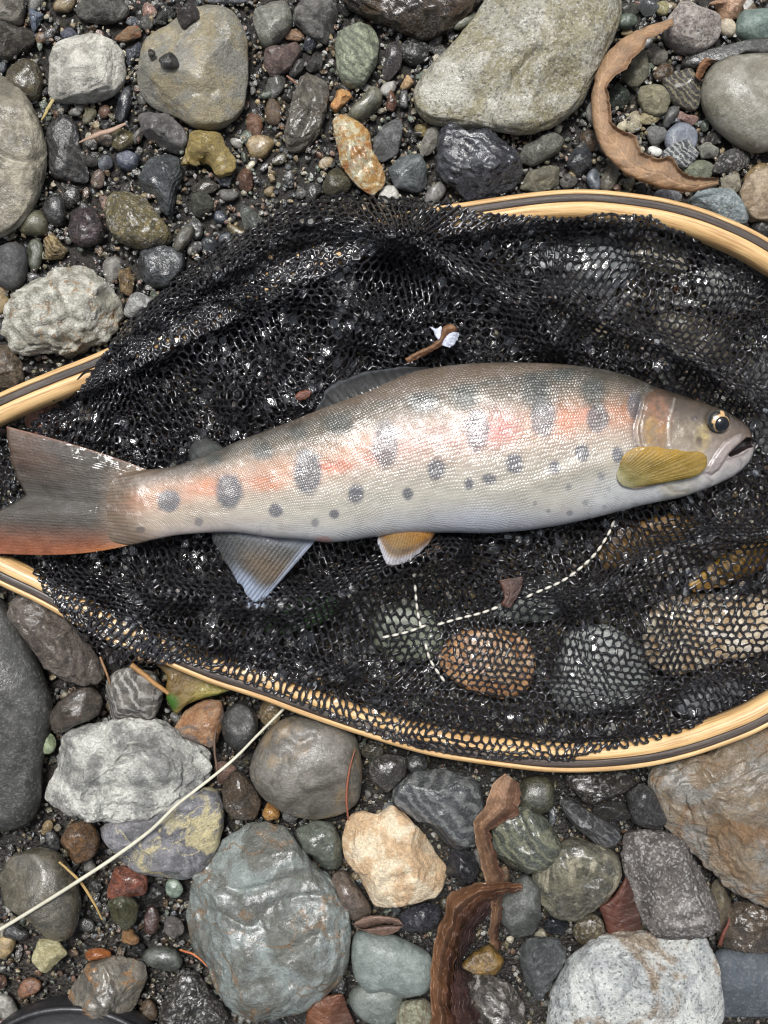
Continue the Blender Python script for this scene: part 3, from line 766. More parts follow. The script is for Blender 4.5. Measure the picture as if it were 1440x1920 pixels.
 ('orange-brown and grey faceted stone', [(326,1366),(345,1335),(380,1311),(415,1314),(422,1350),(401,1402),(370,1392),(335,1377)], (186,152,120),(168,126,90),(118,118,118),'Pfs'),
 ('black stone in shadow beside the orange-brown one', (450,1362,34,46,10), (60,60,58),(45,45,44),(85,85,82),'Pm'),
 ('big whitish wrinkled rock with a dark lower face', [(56,1492),(80,1460),(95,1410),(115,1371),(150,1364),(190,1357),(240,1347),(290,1349),(340,1375),(375,1400),(395,1430),(391,1457),(365,1482),(330,1512),(270,1532),(180,1537),(100,1532),(65,1512)], (222,222,214),(160,160,156),(160,140,110),'Drf',26,58),
 ('pale green flat pebble behind the whitish wrinkled rock', (88,1394,16,22,-10), (160,170,140),(135,145,118),(180,188,160),'Pm'),
 ('grey stone with cream swirls like an oyster shell', [(178,1542),(270,1525),(350,1488),(400,1468),(420,1512),(416,1572),(396,1622),(350,1650),(290,1647),(240,1622),(200,1582)], (150,149,152),(108,107,110),(205,194,152),'Psv',14,48),
 ('dark brown stone between the oyster-like and the round grey stone', [(417,1470),(440,1440),(465,1460),(492,1500),(481,1537),(440,1537),(419,1512)], (94,78,60),(68,58,46),(120,104,82),'W'),
 ('big round grey-brown cobble under the hoop', [(464,1450),(480,1400),(510,1358),(560,1338),(620,1343),(670,1380),(680,1440),(673,1502),(640,1532),(590,1542),(530,1522),(490,1492)], (124,120,112),(94,90,82),(140,124,100),'Pms',22,60),
 ('small ochre pebble under the round grey-brown cobble', (508,1522,16,18,0), (188,146,82),(150,108,56),(215,185,130),'W'),
 ('small grey pebble beside the ochre one', (545,1529,16,13,0), (130,130,126),(104,104,100),(155,155,150),'P'),
 ('big blue-green boulder with rusty cracks', [(338,1720),(363,1640),(400,1590),(450,1545),(500,1539),(555,1570),(577,1610),(622,1650),(652,1710),(660,1780),(642,1832),(600,1872),(540,1907),(480,1917),(430,1882),(390,1822),(350,1790)], (146,154,151),(112,113,106),(132,104,70),'Wv',28,66),
 ('grey-green stone between the blue-green boulder and the cream stone', [(549,1555),(590,1539),(625,1545),(647,1590),(641,1627),(605,1632),(570,1592)], (124,130,118),(96,102,92),(150,120,90),'W'),
 ('cream and orange angular dry stone', [(636,1582),(650,1530),(680,1516),(705,1532),(735,1511),(775,1540),(810,1580),(852,1630),(847,1662),(815,1687),(740,1702),(695,1707),(670,1642),(645,1612)], (230,216,190),(206,178,144),(220,196,136),'Df',30,42),
 ('brown-grey stone under the cream angular one', [(619,1640),(645,1631),(690,1690),(702,1712),(660,1727),(635,1692)], (132,118,106),(102,90,80),(160,148,136),'W'),
 ('dark grey stone with pale ring bands', [(729,1492),(770,1450),(840,1444),(900,1464),(907,1530),(897,1582),(850,1594),(790,1542),(745,1512)], (92,95,96),(70,72,74),(140,142,140),'Wb',16,46),
 ('dark wet stone with a pale scratch below the hoop', [(689,1440),(700,1415),(740,1414),(766,1420),(761,1456),(725,1487),(695,1467)], (78,74,70),(56,54,50),(140,136,128),'Wv'),
 ('black pebble under the hoop beside the scratched stone', (782,1430,20,20,0), (70,72,72),(52,54,54),(95,98,98),'W'),
 ('drab brown pebble right under the hoop', (698,1408,23,14,0), (86,80,64),(66,62,50),(110,104,86),'W'),
 ('bubbly black wet stone between cream stone and dry leaf', [(829,1640),(850,1588),(890,1600),(902,1640),(876,1657)], (70,70,76),(50,50,54),(110,110,114),'Wr'),
 ('purple-black oblong wet stone below the cream stone', (786,1722,45,24,-14), (88,88,98),(64,64,72),(120,120,130),'Wr'),
 ('smooth grey-green wedge-shaped stone', [(657,1790),(664,1744),(740,1754),(810,1790),(817,1830),(801,1862),(750,1870),(690,1862),(664,1832)], (138,146,142),(118,126,122),(160,168,164),'Pm',18,36),
 ('dull green stone under the grey-green wedge', (708,1876,54,42,20), (126,132,126),(104,110,104),(150,156,150),'Pm',4,34),
 ('pale striped round stone at the bottom edge', [(741,1902),(755,1880),(800,1874),(822,1900),(817,1945),(744,1945)], (172,172,150),(140,140,120),(120,105,85),'Pb',20,30),
 ('smooth brown-grey wet cobble under the long grass stem', [(-2,1640),(20,1605),(70,1588),(110,1600),(142,1650),(152,1700),(137,1762),(100,1762),(60,1722),(10,1692)], (108,102,88),(82,78,66),(130,124,108),'Wm',16,50),
 ('rust-brown cube-like pebble above the brown-grey cobble', [(108,1580),(130,1545),(165,1537),(188,1570),(181,1602),(150,1619),(128,1612)], (130,98,62),(92,68,42),(165,130,90),'W'),
 ('brick-red wet pebble beside the thin straw', [(204,1660),(215,1624),(260,1627),(278,1645),(276,1677),(240,1682),(200,1686)], (146,92,70),(106,64,48),(195,140,110),'W'),
 ('olive mottled pebble in front of the brick-red one', [(200,1692),(230,1673),(261,1700),(256,1727),(236,1747),(209,1717)], (110,110,80),(80,80,56),(140,140,110),'Wr',18,18),
 ('cream cube-shaped pebble near the black rubber toe', [(59,1800),(72,1761),(105,1764),(129,1790),(110,1806),(85,1827)], (206,200,164),(176,168,130),(225,220,195),'Df',18,20),
 ('dark green oval pebble beside the blue-green boulder', (306,1797,38,22,14), (92,96,88),(72,75,68),(115,118,110),'Wm'),
 ('grey rock with rusty orange patches near the black rubber', [(116,1892),(130,1855),(160,1810),(210,1794),(276,1810),(273,1852),(252,1902),(180,1909)], (138,132,120),(100,96,88),(172,128,70),'Wfs',20,40),
 ('pale mint chip near the oyster-like stone', (326,1666,16,19,-25), (160,176,160),(135,150,136),(190,200,188),'Wf'),
 ('wine-red pebble standing beside the olive mottled one', (284,1726,14,28,5), (92,64,56),(66,46,42),(120,90,80),'Wm'),
 ('orange chip above the rust-patched grey rock', (182,1790,26,12,-4), (176,112,58),(140,84,40),(205,150,95),'Wf'),
 ('dark glittering rock at the bottom edge beside the blue-green boulder', [(298,1902),(330,1820),(360,1818),(400,1870),(432,1912),(382,1938),(310,1938)], (84,80,72),(58,56,50),(150,145,135),'Wkr',4,40),
 ('mauve-grey chip touching the blue-green boulder', (325,1741,19,22,0), (122,116,112),(95,90,86),(150,145,140),'Pf'),
 ('sandy orange chip below the olive mottled pebble', (243,1757,17,14,20), (172,136,94),(140,106,68),(200,170,130),'W'),
 # --- below the net, right half
 ('dark green-grey round stone beside the crinkled dry leaf', [(919,1575),(930,1520),(985,1509),(1020,1530),(1054,1580),(1049,1612),(1010,1634),(960,1632),(930,1607)], (102,106,94),(80,84,74),(150,150,125),'Wb',18,46),
 ('mottled grey and cream wet stone', [(996,1650),(1020,1610),(1070,1568),(1120,1584),(1161,1600),(1167,1640),(1141,1682),(1080,1727),(1040,1722),(1010,1692)], (122,118,100),(84,82,70),(180,174,152),'Ws',16,50),
 ('dark grey egg-shaped stone at the tip of the curled leaf', [(930,1690),(985,1634),(1012,1660),(1015,1720),(1001,1757),(960,1757),(935,1722)], (98,100,96),(74,76,72),(130,128,120),'Pm'),
 ('black streaky slab lying at a slant', [(1038,1496),(1070,1500),(1120,1530),(1167,1560),(1161,1582),(1125,1587),(1080,1552)], (84,84,84),(60,60,60),(130,130,130),'Wb'),
 ('small dark oblong stone above the streaky slab', (1148,1523,33,18,8), (78,76,70),(58,56,52),(110,106,98),'Wr'),
 ('dark glinting rock right under the hoop', [(1053,1452),(1120,1446),(1181,1444),(1187,1472),(1150,1502),(1098,1507)], (80,74,64),(56,52,46),(130,125,112),'Wrk'),
 ('black triangular stone beside the rust-tinged slab', [(1174,1490),(1200,1464),(1226,1480),(1252,1540),(1231,1559),(1184,1542)], (66,65,66),(48,48,48),(92,90,90),'W'),
 ('olive-black stone under the hoop', (1004,1490,38,38,0), (86,86,68),(62,62,50),(118,116,95),'Wm'),
 ('large rust-tinged flaky slab at the picture edge', [(1193,1446),(1290,1425),(1360,1403),(1480,1355),(1525,1500),(1525,1692),(1420,1692),(1370,1667),(1310,1612),(1260,1572),(1230,1502)], (158,155,148),(150,134,112),(142,112,78),'Prvs',26,50),
 ('dark trapezoid granite block with white flecks', [(1164,1600),(1175,1560),(1240,1559),(1290,1580),(1312,1620),(1337,1680),(1350,1732),(1320,1752),(1222,1754),(1204,1732),(1180,1662)], (128,122,118),(96,90,86),(195,190,184),'Pkfx',24,50),
 ('big pale speckled boulder with brown patches', [(1028,1900),(1040,1850),(1080,1790),(1120,1756),(1200,1750),(1300,1747),(1335,1765),(1352,1830),(1355,1920),(1347,1970),(1028,1970)], (206,208,204),(166,170,170),(140,118,86),'Dksx',34,60),
 ('smooth slate-blue flat stone behind the pale speckled boulder', [(1336,1782),(1400,1779),(1480,1790),(1505,1850),(1452,1902),(1348,1907)], (90,96,102),(78,84,90),(110,116,122),'Dm',14,34),
 ('lumpy brown-grey rock above the slate-blue stone', [(1344,1747),(1360,1700),(1410,1689),(1462,1720),(1464,1782),(1390,1782),(1350,1777)], (120,106,90),(84,74,62),(165,155,140),'Wr'),
 ('grey crumpled stone beside the pale speckled boulder', [(974,1790),(990,1759),(1050,1759),(1062,1790),(1026,1852),(1000,1882),(984,1842)], (118,122,122),(90,93,93),(145,148,148),'Pr'),
 ('white-blotched dark rock at the bottom edge', [(868,1832),(910,1824),(960,1850),(987,1890),(977,1935),(898,1935)], (118,110,102),(74,68,62),(205,200,194),'Wrs'),
 ('honey-brown wet stone in the loop of the dry leaf', [(853,1822),(885,1789),(920,1769),(947,1800),(931,1827)], (134,108,58),(96,76,40),(165,140,90),'Wm'),
 ('brown freckled pebble behind the pale speckled boulder', (1105,1745,33,28,0), (116,105,80),(84,76,58),(150,140,112),'Wk'),
 ('glossy black knobbly pebble beside the egg-shaped stone', (1043,1735,23,18,0), (48,53,60),(36,39,44),(80,85,92),'Wr'),
 ('tan smooth stone behind the granite block', [(1320,1690),(1345,1640),(1372,1690),(1362,1735),(1345,1745)], (126,116,96),(100,92,76),(150,140,120),'P'),
 # --- seen through the net
 ('orange-tan round stone seen through the net', [(823,1230),(840,1195),(880,1178),(940,1180),(990,1200),(1007,1250),(992,1292),(950,1312),(880,1297),(833,1267)], (190,150,108),(160,120,82),(205,180,150),'Ws',8,34),
 ('pale cream-brown stone seen through the net', [(1203,1190),(1225,1135),(1280,1113),(1360,1113),(1440,1118),(1482,1170),(1442,1222),(1350,1242),(1260,1267),(1213,1242)], (212,202,182),(175,148,112),(225,220,210),'Ps',8,34),
 ('mid-grey stone seen through the net between the two tan ones', [(1028,1290),(1060,1180),(1140,1168),(1200,1210),(1222,1270),(1200,1322),(1100,1342),(1048,1332)], (122,126,122),(98,100,98),(150,152,148),'Pm',4,32),
 ('grey-green stone seen through the net near the white thread', (762,1185,72,58,0), (118,124,106),(94,98,86),(145,148,130),'Pm',0,26),
 ('flat dark grey stone seen through the net behind the trout', (1085,500,120,58,5), (108,112,112),(86,90,90),(130,132,132),'Pm',0,24),
 ('light sandy stone seen through the net near the hoop', (1230,478,58,34,10), (176,170,154),(145,138,122),(195,190,178),'P',2,22),
 ('grey stone seen through the net in the bend of the hoop', (1362,540,66,46,20), (134,136,132),(108,110,106),(160,160,156),'P',0,24),
 ('khaki stone seen through the net above the trout head', (1300,640,78,46,25), (140,134,118),(112,106,92),(165,160,144),'P',0,24),
 ('dim grey stone seen through the net under the brown leaf scrap', (1000,1128,80,40,-15), (104,108,104),(84,88,84),(130,132,128),'Pm',0,22),
 ('ash-grey stone seen through the net beside the trout snout', (1470,760,70,110,0), (130,132,130),(104,106,104),(155,156,152),'P',0,24),
 ('slate stone seen through the net close to the lower hoop', (1330,1305,72,36,-18), (112,114,118),(88,90,94),(138,140,144),'P',0,24),
 ('rosy stone seen through the net above the tail', (90,790,44,36,-20), (190,146,126),(160,120,102),(210,180,165),'P',6,24),
]
for s_ in STONES:
    stone('stone', s_[0], 'stone', s_[1], s_[2], s_[3], s_[4], s_[5], *(s_[6:8] if len(s_) > 6 else ()))
N_NAMED = len(STONES)
# ------------------------------------------------------------------ outline of the net bag and centre line of the hoop (picture space)
NET_OUT = [(52,800),(95,770),(140,742),(175,695),(205,650),(240,602),(290,560),(350,505),(420,450),(490,418),(560,380),(640,364),(740,371),(850,382),(905,400),(1000,405),(1080,409),(1150,402),(1220,412),(1290,440),(1345,470),(1400,500),(1450,522),(1520,560),(1620,660),(1672,800),(1690,910),(1660,1060),(1600,1170),(1520,1255),(1440,1294),(1380,1327),(1300,1362),(1200,1396),(1100,1413),(1000,1421),(900,1419),(830,1411),(740,1391),(640,1353),(540,1311),(440,1272),(340,1240),(290,1248),(215,1252),(160,1200),(110,1140),(70,1085),(48,1050),(0,1040),(-60,1015),(-110,950),(-100,880),(-40,830)]
HOOP = [(-330,905),(-150,838),(0,765),(100,722),(200,682),(330,620),(480,545),(640,466),(760,425),(870,406),(1000,387),(1090,381),(1173,387),(1257,401),(1340,427),(1440,477),(1580,580),(1680,740),(1712,905),(1675,1090),(1575,1240),(1440,1333),(1340,1377),(1240,1406),(1150,1419),(1050,1422),(960,1414),(813,1391),(680,1352),(580,1318),(500,1288),(400,1255),(313,1219),(200,1172),(83,1108),(0,1068),(-150,988)]

# ------------------------------------------------------------------ pebbles one can pick out, each a thing of its own
LANDMARKS = [('the pale square-cornered stone',160,130),('the broad tan slab',360,130),('the grey-beige boulder',20,290),('the black slaty slab',125,285),('the hollow arch stone',390,285),('the maroon stone',162,428),('the gold-flecked olive stone',258,410),('the cream-grey wrinkled rock',118,590),('the pale green ribbed stone',670,105),('the quartz slab',680,290),('the long angular grey-brown stone',575,210),('the giant cracked boulder',940,120),('the glossy crumpled rock',895,310),('the dark brown top boulder',770,10),('the granite block',1295,50),('the curled brown leaf',1130,200),('the leaf stem',1300,345),('the big round speckled cobble',1410,190),('the pale blue cobble',1345,385),('the khaki broken stone',1012,335),('the black faceted hoop-side stone',1092,300),('the whitish rough stone',595,35),('the wood splinter',190,250),('the heart-shaped pebble',240,300),('the net crest',520,410),('the cream-grey blunt stone',510,45),('the two-lobed stone',140,1330),('the banded stone',250,1300),('the whitish wrinkled rock',225,1440),('the oyster-like stone',310,1570),('the round grey-brown cobble',575,1440),('the blue-green boulder',500,1725),('the cream angular stone',745,1610),('the ring-banded stone',820,1510),('the grey-green wedge',735,1810),('the crinkled dry leaf',925,1600),('the curled dry leaf',840,1790),('the mottled wet stone',1080,1650),('the granite trapezoid',1255,1650),('the rust-tinged slab',1370,1540),('the pale speckled boulder',1190,1850),('the lumpy brown-grey rock',1405,1735),('the brick-red pebble',240,1655),('the cream cube pebble',95,1795),('the rust-patched rock',200,1855),('the black rubber',120,1905),('the smooth brown-grey cobble',75,1670),('the dark corner boulder',10,1350),('the streaky slab',1105,1545),('the russet leaf',1170,1710),('the glinting hoop-side rock',1120,1475),('the teal-grey stone',1420,50),('the dark stone under the net corner',100,1200),('the striped chunk',103,462),('the faceted net-side stone',298,500),('the blocky grey-blue stone',765,325),('the orange-brown faceted stone',375,1355),('the egg-shaped dark stone',970,1695)]
PAL = [('charcoal',(62,62,62),(44,44,44)),('charcoal',(76,74,70),(54,52,50)),('grey',(122,120,114),(92,90,86)),('grey',(140,138,132),(108,106,100)),('slate-blue',(98,103,108),(73,77,82)),('olive',(112,106,78),(82,78,58)),('brown',(110,90,66),(78,62,46)),('tan',(160,142,108),(126,110,82)),('cream',(196,188,164),(164,156,134)),('rust',(128,94,70),(96,68,50)),('green-grey',(118,128,112),(90,98,84)),('white',(212,210,202),(180,178,170)),('pinkish',(158,130,116),(124,100,90))]
PW = np.array([5,5,7,5,4,4,4,4,1.6,1.6,3,1.0,1.2]); PW = PW / PW.sum()
SHAPES = ['rounded','oblong','faceted','knobbly']
netmask = inpoly(rgx, rgy, NET_OUT)
hoopmask = segdist(rgx, rgy, HOOP, True) < 34
pebbles = []
def free(x, y, r, tol):
    i, j = int((x - RX0) / RC), int((y - RY0) / RC)
    k = max(1, int(r / RC))
    sl = TAKEN[max(i - k, 0):i + k + 1, max(j - k, 0):j + k + 1]
    return sl.size > 0 and sl.mean() < tol
q = np.random.default_rng(41)
def try_pebbles(n_try, rlo, rhi, x0, x1, y0, y1, tol, want):
    got = 0
    for _ in range(n_try):
        if got >= want: return
        x, y = q.uniform(x0, x1), q.uniform(y0, y1)
        r = q.uniform(rlo, rhi)
        i, j = int((x - RX0) / RC), int((y - RY0) / RC)
        if netmask[i, j] or hoopmask[i, j] or not free(x, y, r, tol): continue
        asp = q.uniform(0.52, 0.92); an = q.uniform(0, 180)
        shp = 'oblong' if asp < 0.72 else SHAPES[int(q.choice([0, 2, 3], p=[.10, .58, .32]))]
        ci = int(q.choice(len(PAL), p=PW))
        poly = ell(x, y, r, r * asp, an, seed=int(q.integers(1e6)))
        fl = {'rounded': 'm', 'oblong': 'm', 'faceted': 'f', 'knobbly': 'r'}[shp] + ('W' if q.random() < .55 else 'P') + ('v' if q.random() < .12 else '') + ('k' if q.random() < .1 else '')
        zc = q.uniform(0, 5) + .8 * float(BEDZ(x, y))
        V, F, c, rr, rm = stone_geo(poly, zc, r * asp * 0.75, fl, int(q.integers(1e6)), 3)
        o = mk('pebble', V, F, M['stone'], origin=np.array([(c[0] - 720) * S, (c[1] + 960) * S, (zc - r * 0.6) * S]))
        j_ = 1 + 0.10 * q.normal()
        stone_props(o, np.clip(np.array(PAL[ci][1]) * j_, 0, 255), np.clip(np.array(PAL[ci][2]) * j_, 0, 255), (200, 196, 186), fl, rm)
        raster(c, rr, zc, r * .6)
        pebbles.append((o, x, y, r, PAL[ci][0], shp)); got += 1
for (x0, x1, y0, y1) in ((0, 1440, 0, 640), (0, 1440, 1060, 1920)):
    try_pebbles(2500, 20, 30, x0, x1, y0, y1, 0.22, 18 if y0 else 26)
    try_pebbles(5000, 11, 18, x0, x1, y0, y1, 0.24, 20 if y0 else 50)

def lab(p, lv):
    o, x, y, r, c, shp = p
    size = 'small' if r > 19 else 'tiny'
    ds = sorted(LANDMARKS, key=lambda l: math.hypot(l[1] - x, l[2] - y))
    d0 = math.hypot(ds[0][1] - x, ds[0][2] - y)
    s_ = f'{size} {c} {shp} pebble '
    if lv == 0:
        rel = 'above' if y < ds[0][2] - 40 else 'below' if y > ds[0][2] + 40 else 'beside'
        return s_ + f'{rel} {ds[0][0]}'
    return s_ + f'between {ds[0][0]} and {ds[1 + (lv - 1)][0]}'
used = {}
for p in pebbles:
    for lv in range(4):
        l_ = lab(p, lv)
        if l_ not in used and len(l_.split()) <= 16: break
    used[l_] = 1
    tag(p[0], l_, 'pebble', 'small pebbles between the stones')

# ------------------------------------------------------------------ gravel nobody could count: one mass
def gravel():
    protos = []
    U, F = ico(2)
    for k in range(24):
        g = np.random.default_rng(900 + k)
        N = U.copy()
        for _ in range(int(g.integers(6, 12))):
            nv = g.normal(size=3); nv /= np.linalg.norm(nv)
            N = N - np.maximum(N @ nv - g.uniform(.42, .78), 0)[:, None] * nv * .97
        N *= (1 + .12 * fbm(U * 2 + k * 5, 2, k))[:, None]
        N *= np.array([1, g.uniform(.6, .95), g.uniform(.5, .8)])
        protos.append(N)
    U1, F1 = ico(1)
    fprotos = []
    for k in range(24):
        g = np.random.default_rng(1900 + k)
        fprotos.append(U1 * (1 + .28 * g.uniform(-1, 1, (len(U1), 1))) * np.array([1, g.uniform(.55, .95), g.uniform(.45, .8)]))
    g = np.random.default_rng(77)
    VV, FF, CC = [], [], []
    off = 0
    pal = np.array([lin(p[1]) for p in PAL]) * GAIN
    pw = np.array([6,6,6,5,3,5,5,5,2.6,1.6,2.5,2.0,1.4]); pw = pw / pw.sum()
    def put(x, y, r, zlo, zhi, fine):
        nonlocal off
        N = (fprotos if fine else protos)[int(g.integers(24))] * r
        F_ = F1 if fine else F
        a_ = g.uniform(0, 6.28); b_ = g.normal() * .4
        ca, sa, cb, sb = math.cos(a_), math.sin(a_), math.cos(b_), math.sin(b_)
        R = np.array([[ca, -sa, 0], [sa, ca, 0], [0, 0, 1]]) @ np.array([[1, 0, 0], [0, cb, -sb], [0, sb, cb]])
        N = N @ R.T
        z = g.uniform(zlo, zhi) + float(BEDZ(x, y))
        VV.append(np.stack([(N[:, 0] + x - 720) * S, (N[:, 1] - y + 960) * S, (N[:, 2] + z) * S], 1))
        FF.append(F_ + off); off += len(N)
        c = pal[int(g.choice(len(PAL), p=pw))] * (.8 if y < 1000 else .6) * np.clip(1 + .22 * g.normal(), .4, 1.7)  # lower grains coloured darker to paint in the shade of deep gaps
        CC.append(np.repeat(c[None], len(N), 0))
    def skip(x, y, r):
        i, j = int((x - RX0) / RC), int((y - RY0) / RC)
        if not (0 <= i < RW and 0 <= j < RH): return True
        k = max(1, int(r * .5 / RC))
        return TAKEN[max(i - k, 0):i + k + 1, max(j - k, 0):j + k + 1].all()
    for rlo, rhi, n, zl, zh in ((11, 22, 1300, -6, 2), (6, 11, 9000, -5, 6), (2.6, 6.2, 42000, -4, 9)):
        for _ in range(n):
            x, y = g.uniform(-330, 1770), g.uniform(-330, 2250)
            r = g.uniform(rlo, rhi)
            inn = -20 < x < 1460 and -20 < y < 1940
            if not inn and r < 8 and (r < 6.3 or g.random() < .75): continue
            fine = r < 6.0
            if skip(x, y, r): continue
            i, j = int((x - RX0) / RC), int((y - RY0) / RC)
            if rlo > 10 and inn and not netmask[i, j] and g.random() < .8: continue
            put(x, y, r, zl, zh, fine)
    for _ in range(2600):                       # coarser shingle beyond the picture
        x, y = g.uniform(-1500, 2950), g.uniform(-1500, 3400)
        if -340 < x < 1780 and -340 < y < 2260: continue
        put(x, y, g.uniform(14, 40), -8, 6, False)
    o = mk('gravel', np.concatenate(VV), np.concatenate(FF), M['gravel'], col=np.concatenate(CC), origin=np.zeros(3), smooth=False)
    tag(o, 'fine wet gravel of mixed grey, olive and rust grains between the stones', kind='stuff')
gravel()

# ------------------------------------------------------------------ landing net
net = empty('landing_net', 720, 910, 0, 'wooden hooped landing net with black mesh bag under the fish', 'landing net')
HZ0, HZ1 = 42.0, 78.0
def hoop():
    c = spline(HOOP, 420, True)
    t = np.roll(c, -1, 0) - np.roll(c, 1, 0)
    t /= np.linalg.norm(t, axis=1)[:, None]
    nrm = np.stack([t[:, 1], -t[:, 0]], 1)          # outward for this direction of travel
    cen = c.mean(0)
    if ((c - cen) * nrm).sum() < 0: nrm = -nrm
    arc = np.concatenate([[0], np.cumsum(np.linalg.norm(np.diff(c, axis=0), axis=1))])
    for name, mat, o0, o1, top in (('outer_lamination', 'ash', 27, 16.0, HZ1 - 2), ('core_lamination', 'walnut', 15.7, 1.5, HZ1 - 0.5), ('inner_lamination', 'ash', 1.2, -27, HZ1)):
        w = abs(o1 - o0)
        rd = min(3.2, w * .3)
        if name == 'inner_lamination': prof = [(o0, HZ0), (o0, top - rd * .5), (o0 - rd * .4, top), ((o0 + o1) / 2 + 4, top + 1), (o1 + 9, top - 2), (o1 + 3, top - 7), (o1, top - 14), (o1, HZ0 + 3), (o1 + 3, HZ0)]
        elif name == 'outer_lamination': prof = [(o0 - 2, HZ0), (o0, HZ0 + 4), (o0, top - 8), (o0 - 2, top - 3), (o0 - 5, top), (o1 + rd * .3, top + 1), (o1, top - rd * .3), (o1, HZ0)]
        else: prof = [(o0, HZ0), (o0, top - 1), (o0 - 2, top), (o1 + 2, top + .3), (o1, top - .8), (o1, HZ0)]
        n, m = len(c), len(prof)
        wob = 1.2 * fbm2(arc / 60, arc * 0 + o0, 3, 5)
        P = np.zeros((n, m, 3)); UV = np.zeros((n, m, 3))
        per = np.concatenate([[0], np.cumsum([math.hypot(prof[k + 1][0] - prof[k][0], prof[k + 1][1] - prof[k][1]) for k in range(m - 1)])])
        for k, (o_, z_) in enumerate(prof):
            P[:, k, :2] = c + nrm * (o_ + (wob if 0 < k < m - 1 else 0))[..., None] if not np.isscalar(o_) else c + nrm * (o_ + wob * .4)[:, None]
            P[:, k, 2] = z_
            UV[:, k, 0] = arc; UV[:, k, 1] = per[k] + o0 * 7; UV[:, k, 2] = o0
        # straight lift at each station: place by the hoop's own plane so that the section stays square
        zk = (D - 70.0) / D
        Vw = np.stack([(P[..., 0] - 720) * zk * S, (960 - P[..., 1]) * zk * S, P[..., 2] * S], -1).reshape(-1, 3)
        i, j = np.meshgrid(np.arange(n), np.arange(m), indexing='ij')
        f = np.stack([i * m + j, ((i + 1) % n) * m + j, ((i + 1) % n) * m + (j + 1) % m, i * m + (j + 1) % m], -1).reshape(-1, 4)
        mk(name, Vw, f, M[mat], parent=net, vec=UV.reshape(-1, 3))
hoop()
hd = segdist(rgx, rgy, HOOP, True)
HGT = np.where(hd < 29, np.maximum(HGT, HZ1 + 1), HGT)

# ------------------------------------------------------------------ shape of the trout (needed by the net that carries it)
TOPE = [(186,900),(215,893),(245,884),(280,880),(317,877),(353,866),(400,849),(448,826),(528,797),(592,771),(671,738),(730,712),(777,696),(830,687),(880,682),(960,680),(1040,682),(1100,688),(1150,697),(1190,709),(1223,724),(1244,731),(1269,739),(1294,748),(1313,754),(1332,761),(1359,770),(1375,780),(1390,790),(1401,801),(1408,813),(1411,826),(1412,833)]
BOTE = [(186,1000),(215,1019),(247,1023),(287,1012),(333,1003),(400,998),(447,998),(513,1008),(580,1012),(600,1017),(620,1018),(663,1013),(713,1005),(770,1000),(830,999),(916,1000),(983,995),(1044,986),(1106,973),(1167,957),(1192,950),(1240,940),(1275,933),(1307,923),(1340,910),(1373,894),(1390,881),(1402,868),(1409,855),(1412,845)]
ZF = 104.0
ft = np.array(TOPE, float); fb = np.array(BOTE, float)
def fish_top(x): return np.interp(x, ft[:, 0], ft[:, 1])
def fish_bot(x): return np.interp(x, fb[:, 0], fb[:, 1])
def fish_w(x):
    h = (fish_bot(x) - fish_top(x)) / 2
    return h * np.interp(x, [186, 215, 260, 330, 430, 800, 1150, 1300, 1400], [.03, .13, .27, .37, .43, .47, .47, .46, .42])
def fish_span(x, y):
    c = (fish_top(x) + fish_bot(x)) / 2; h = (fish_bot(x) - fish_top(x)) / 2
    u = np.abs(y - c) / np.maximum(h, 1)
    ok = (x > 186) & (x < 1412) & (u < 1)
    return ok, np.where(ok, fish_w(x) * np.sqrt(np.clip(1 - u * u, 0, 1)), 0)

TAIL = [(262,878),(215,866),(180,852),(130,833),(73,806),(40,797),(14,798),(10,806),(18,850),(30,890),(42,917),(46,930),(24,945),(0,956),(-17,985),(-30,1036),(0,1048),(50,1050),(100,1046),(173,1038),(247,1026)]
ANAL = [(596,1012),(577,1043),(557,1073),(527,1103),(482,1127),(466,1123),(457,1107),(440,1082),(420,1052),(404,1030),(392,1005),(447,990),(530,1000)]
PELV = [(820,986),(717,983),(708,1000),(710,1020),(717,1043),(723,1055),(740,1061),(760,1055),(783,1040),(803,1020),(817,1000)]

# ------------------------------------------------------------------ net bag: a honeycomb of wet cord that is laid out and then relaxed over what lies below
RIDGES = [
 ([(215,655),(270,600),(350,540),(470,460),(600,410),(760,420)], 52, 80), ([(330,640),(420,700),(470,780)], 26, 34), ([(250,720),(330,790),(330,850)], 24, 26),
 ([(740,440),(860,500),(960,560),(1040,640)], 26, 84), ([(430,560),(560,545),(680,580),(780,600)], 26, 52), ([(600,620),(760,640),(900,650)], 22, 26), ([(520,640),(480,700),(430,760)], 22, 40),
 ([(860,405),(1000,420),(1150,415),(1300,455),(1420,520)], 22, 34), ([(1050,560),(1150,610),(1260,650),(1400,740)], 22, 84), ([(1000,640),(1130,660),(1250,700)], 16, 30),
 ([(850,1038),(740,1065),(640,1112),(540,1142),(420,1125),(300,1112)], 24, 125), ([(560,1080),(620,1070),(720,1040)], 22, -50), ([(300,1190),(460,1215),(640,1270)], 20, 70), ([(110,1080),(190,1110),(260,1160)], 20, 60), ([(470,1040),(500,1100)], 18, 26), ([(300,1050),(340,1100)], 18, 24),
 ([(1440,1000),(1320,1010),(1230,1040),(1150,1095),(1080,1130)], 22, 82), ([(1430,900),(1440,960)], 20, 20), ([(1420,1060),(1330,1080),(1260,1110)], 16, 26),
 ([(100,1090),(180,1180),(260,1215),(380,1232)], 30, 24), ([(560,1265),(760,1330),(900,1350),(1080,1340),(1230,1295),(1400,1240)], 22, 26), ([(1040,1180),(1050,1280)], 14, 16), ([(1215,1130),(1220,1250)], 14, 14),
 ([(1300,880),(1370,930)], 20, 16), ([(200,760),(150,840)], 24, 20)]
